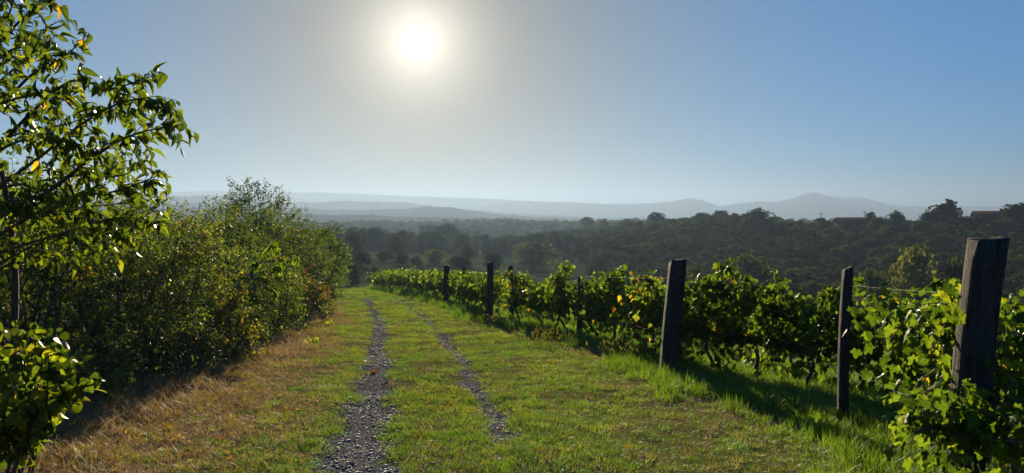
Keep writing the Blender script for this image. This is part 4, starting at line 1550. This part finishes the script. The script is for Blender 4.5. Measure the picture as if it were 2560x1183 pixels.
# gravel in the wheel ruts
def pebble(seed, col, flat=.5):
    g = np.random.default_rng(seed)
    t = (1 + 5 ** .5) / 2
    V = unit(np.array([(-1, t, 0), (1, t, 0), (-1, -t, 0), (1, -t, 0), (0, -1, t), (0, 1, t), (0, -1, -t), (0, 1, -t), (t, 0, -1), (t, 0, 1), (-t, 0, -1), (-t, 0, 1)], float))
    Fc = np.array([(0, 11, 5), (0, 5, 1), (0, 1, 7), (0, 7, 10), (0, 10, 11), (1, 5, 9), (5, 11, 4), (11, 10, 2), (10, 7, 6), (7, 1, 8), (3, 9, 4), (3, 4, 2), (3, 2, 6), (3, 6, 8), (3, 8, 9), (4, 9, 5), (2, 4, 11), (6, 2, 10), (8, 6, 7), (9, 8, 1)])
    V = V * (1 + g.normal(size=(12, 1)) * .16) * np.array([1.0, g.uniform(.6, .95), flat])
    return make_mesh('pebble', V, Fc, M_STONE, np.tile(col, (12, 1)))


PEB = [pebble(1, (.12, .122, .13)), pebble(2, (.155, .157, .162), .4), pebble(3, (.22, .218, .218)), pebble(4, (.09, .091, .1), .6), pebble(5, (.34, .335, .325), .45), pebble(6, (.13, .122, .115))]
x, y, g = sample_ground([(4.6, 7, 2600), (7, 10, 1900), (10, 15, 1000), (15, 24, 420), (24, 40, 150)], 8)
rm = rut_mask(x, y)
wide = np.exp(-((x - rut_left(y)) / .6) ** 2) * .05 + np.exp(-((x - rut_right(y)) / .5) ** 2) * .045
m = g.uniform(0, 1, len(x)) < rm * .85 + wide
x, y = x[m], y[m]
s = np.exp(g.normal(np.log(.0078), .5, len(x))) * np.where(y > 12, 1.35, 1.0) * np.where(y > 22, 1.3, 1)
s = np.clip(s, .005, .034)
stuff('gravel', np.stack([x, y, land(x, y) + s * .12], -1), np.stack([g.normal(size=len(x)) * .35, g.normal(size=len(x)) * .35, g.uniform(0, 6.28, len(x))], -1), np.stack([s, s, s], -1),
      g.choice(6, len(x), p=[.28, .22, .14, .2, .06, .10]), PEB, 'grey gravel lying in the wheel ruts')

# fallen leaves and straw litter on the verge
LIT = leaf_meshes('litter', CHERRY, [np.array((.09, .055, .03)), np.array((.14, .085, .04)), np.array((.2, .14, .07)), np.array((.13, .06, .03))], M_LEAF)
x, y, g = sample_ground([(4.6, 9, 26), (9, 16, 14), (16, 30, 6)], 9)
m = g.uniform(0, 1, len(x)) < np.clip(dry_mask(x, y) + .015, 0, 1) * (x - hedge_x(y) > -.6)
x, y = x[m], y[m]
s = g.uniform(.03, .07, len(x))
stuff('leaf_litter', np.stack([x, y, land(x, y) + .02], -1), np.stack([g.normal(size=len(x)) * .5, g.normal(size=len(x)) * .5, g.uniform(0, 6.28, len(x))], -1), np.stack([s, s, s], -1),
      g.integers(0, 4, len(x)), LIT, 'brown fallen leaves littering the dry verge')

# ------------------------------------------------------------------ small things on the ground
def on_ground(px, py):
    r = ray(px, py)
    ts = np.linspace(3.5, 60, 4000)
    z = EYE + r[2] * ts
    k = np.argmax(z < land(r[0] * ts, ts))
    t = ts[k]
    return np.array([r[0] * t, t, float(land(r[0] * t, t))])


def stone(px, py, size, col, label, seed):
    p = on_ground(px, py)
    me = pebble(seed + 60, col, .5)
    o = obj('stone', me, loc=p + np.array([0, 0, size * .2]), label=label, category='stone', group='loose stones on the track')
    o.scale = (size, size * .8, size * .8)
    o.rotation_euler = (0.1, -.1, seed * 1.3)


stone(912, 907, .055, (.62, .60, .55), 'large white stone at the edge of the gravel rut near the red leaf clump', 1)
stone(965, 1001, .04, (.5, .48, .45), 'white stone on the grassy side of the gravel rut, midway down', 2)
stone(972, 1048, .035, (.5, .48, .44), 'pale stone beside the gravel rut below the midway one', 3)
stone(935, 1098, .045, (.06, .06, .065), 'dark stone lying in the gravel rut near the bottom', 4)
stone(850, 1112, .03, (.5, .49, .46), 'pale flat stone in the lowest part of the gravel rut', 5)
stone(1042, 809, .055, (.55, .53, .5), 'white stone high up in the narrower rut', 6)
stone(1070, 833, .05, (.5, .48, .45), 'second pale stone in the narrower rut, under the highest one', 7)
stone(1108, 862, .04, (.5, .48, .45), 'pale stone in the narrower rut at the height of the vine shadow', 8)


def leaf_clump(px, py, col, label, n, size, name, seed, cat='leaves'):
    g = np.random.default_rng(seed)
    p = on_ground(px, py)
    pos = np.stack([g.normal(size=n) * size * 1.1, g.normal(size=n) * size, np.abs(g.normal(size=n)) * size * .8 + .01], -1)
    R = frames(unit(g.normal(size=(n, 3)) + np.array([0, 0, .2])), unit(np.array([0, -.2, .8]) + g.normal(size=(n, 3)) * .6))
    V, Fc, C = scatter(*ROUND, pos, R, size * g.uniform(.6, 1.2, n), np.array([col]) * g.uniform(.6, 1.3, (n, 1)))
    obj(name, make_mesh(name, V, Fc, M_LEAF, C), loc=p, label=label, category=cat)


leaf_clump(931, 935, (.09, .04, .028), 'small clump of rust red leaves lying in the gravel rut', 16, .06, 'leaf_clump', 1)
leaf_clump(780, 858, (.14, .17, .022), 'tiny yellow green weed on the dry verge, the lower of two', 34, .07, 'weed', 2, 'weed')
leaf_clump(820, 815, (.12, .15, .022), 'tiny green weed on the verge close to the hedge, the upper of two', 40, .09, 'weed', 3, 'weed')


def foxtail(px, py, n, label, seed):
    g = np.random.default_rng(seed)
    p = on_ground(px, py)
    root = obj('foxtail_grass', None, loc=p, label=label, category='grass', group='foxtail grasses by the vines')
    b, hb = Batch(), Batch()
    for i in range(n):
        a = g.uniform(0, 6.28)
        st = np.array([g.normal() * .28, g.normal() * .2, 0])
        hh = g.uniform(.16, .36)
        d = np.array([math.cos(a), math.sin(a), 0]) * hh * g.uniform(.2, .6)
        pts = curve_pts([st, st + d * .35 + np.array([0, 0, hh * .65]), st + d + np.array([0, 0, hh])], 6)
        b.add(*tube(pts, np.linspace(.0022, .0012, 6), 3), (.10, .13, .035))
        dd = unit(pts[-1] - pts[-2])
        e = pts[-1]
        hb.add(*tube([e, e + dd * .02, e + dd * .05, e + dd * .075 - np.array([0, 0, .008])], [.003, .0085, .007, .001], 5), (.36, .36, .2))
    obj('blade', b.mesh('blade', M_GRASS), root)
    obj('seed_head', hb.mesh('seed_head', M_GRASS), root)


foxtail(1372, 868, 90, 'patch of foxtail grass with pale seed heads below the bushy vine', 1)
foxtail(1250, 820, 46, 'small foxtail patch at the foot of the straight grey post', 2)
foxtail(1560, 905, 56, 'foxtail patch at the grass edge before the reddish vine', 3)


def fallen_branch():
    a, b_ = on_ground(118, 1100), on_ground(205, 1060)
    top = at(262, 1008, b_[1] + .1)
    pts = curve_pts([a + np.array([0, 0, .02]), (a + b_) / 2 + np.array([0, 0, .08]), b_ + np.array([0, 0, .2]), top], 16)
    bb = Batch()
    bb.add(*tube(pts - a, np.linspace(.012, .004, 16), 6))
    for t, dv in ((5, (.03, -.1, .16)), (9, (.12, .05, .1)), (12, (-.05, .02, .15))):
        q = pts[t] - a
        bb.add(*tube([q, q + np.array(dv) * .6, q + np.array(dv)], [.005, .003, .0015], 5))
    obj('fallen_branch', bb.mesh('fallen_branch', M_TWIG), loc=a, label='thin bare branch arching out of the dry grass', category='branch')


fallen_branch()


def dead_twig():
    base = at(330, 560, 9.0)
    g0 = np.array([base[0] - .9, base[1] + 1.3, float(land(base[0] - .9, base[1] + 1.3))])
    bb = Batch()
    ends = [(420, 480, 8.9), (412, 505, 8.9), (440, 540, 8.8), (455, 545, 8.9), (388, 470, 9.0)]
    hub = at(375, 525, 9.0)
    bb.add(*tube(curve_pts([(0, 0, -.05), (at(300, 640, 10.0) - g0), hub - g0], 10), np.linspace(.016, .007, 10), 6))
    g = np.random.default_rng(3)
    for e in ends:
        ep = at(*e)
        m_ = (hub + ep) / 2 + g.normal(size=3) * .02
        bb.add(*tube(curve_pts([hub, m_, ep], 7) - g0, np.linspace(.007, .002, 7), 5))
        bb.add(*tube([m_ - g0, m_ - g0 + np.array([.06, 0, .1]), m_ - g0 + np.array([.07, 0, .17])], [.004, .003, .001], 4))
    obj('dead_branch', bb.mesh('dead_branch', M_BARK), loc=g0, label='bare dead branch poking out past the fruit tree leaves', category='branch')


dead_twig()

# ------------------------------------------------------------------ haze
hz_m = bpy.data.materials.new('haze')
hz_m.use_nodes = True
hn, hl = hz_m.node_tree.nodes, hz_m.node_tree.links
hn.clear()
ho = hn.new('ShaderNodeOutputMaterial')
pv = hn.new('ShaderNodeVolumePrincipled')
pv.inputs['Color'].default_value = (.205, .295, .445, 1)
pv.inputs['Density'].default_value = HAZE_DENSITY
pv.inputs['Anisotropy'].default_value = HAZE_ANISO
hl.new(pv.outputs[0], ho.inputs['Volume'])
b = Batch()
box(b, -6800, 6800, -1500, 6900, -50, 165)
obj('haze', b.mesh('haze', hz_m), label='pale blue morning haze over the valley', kind='stuff')
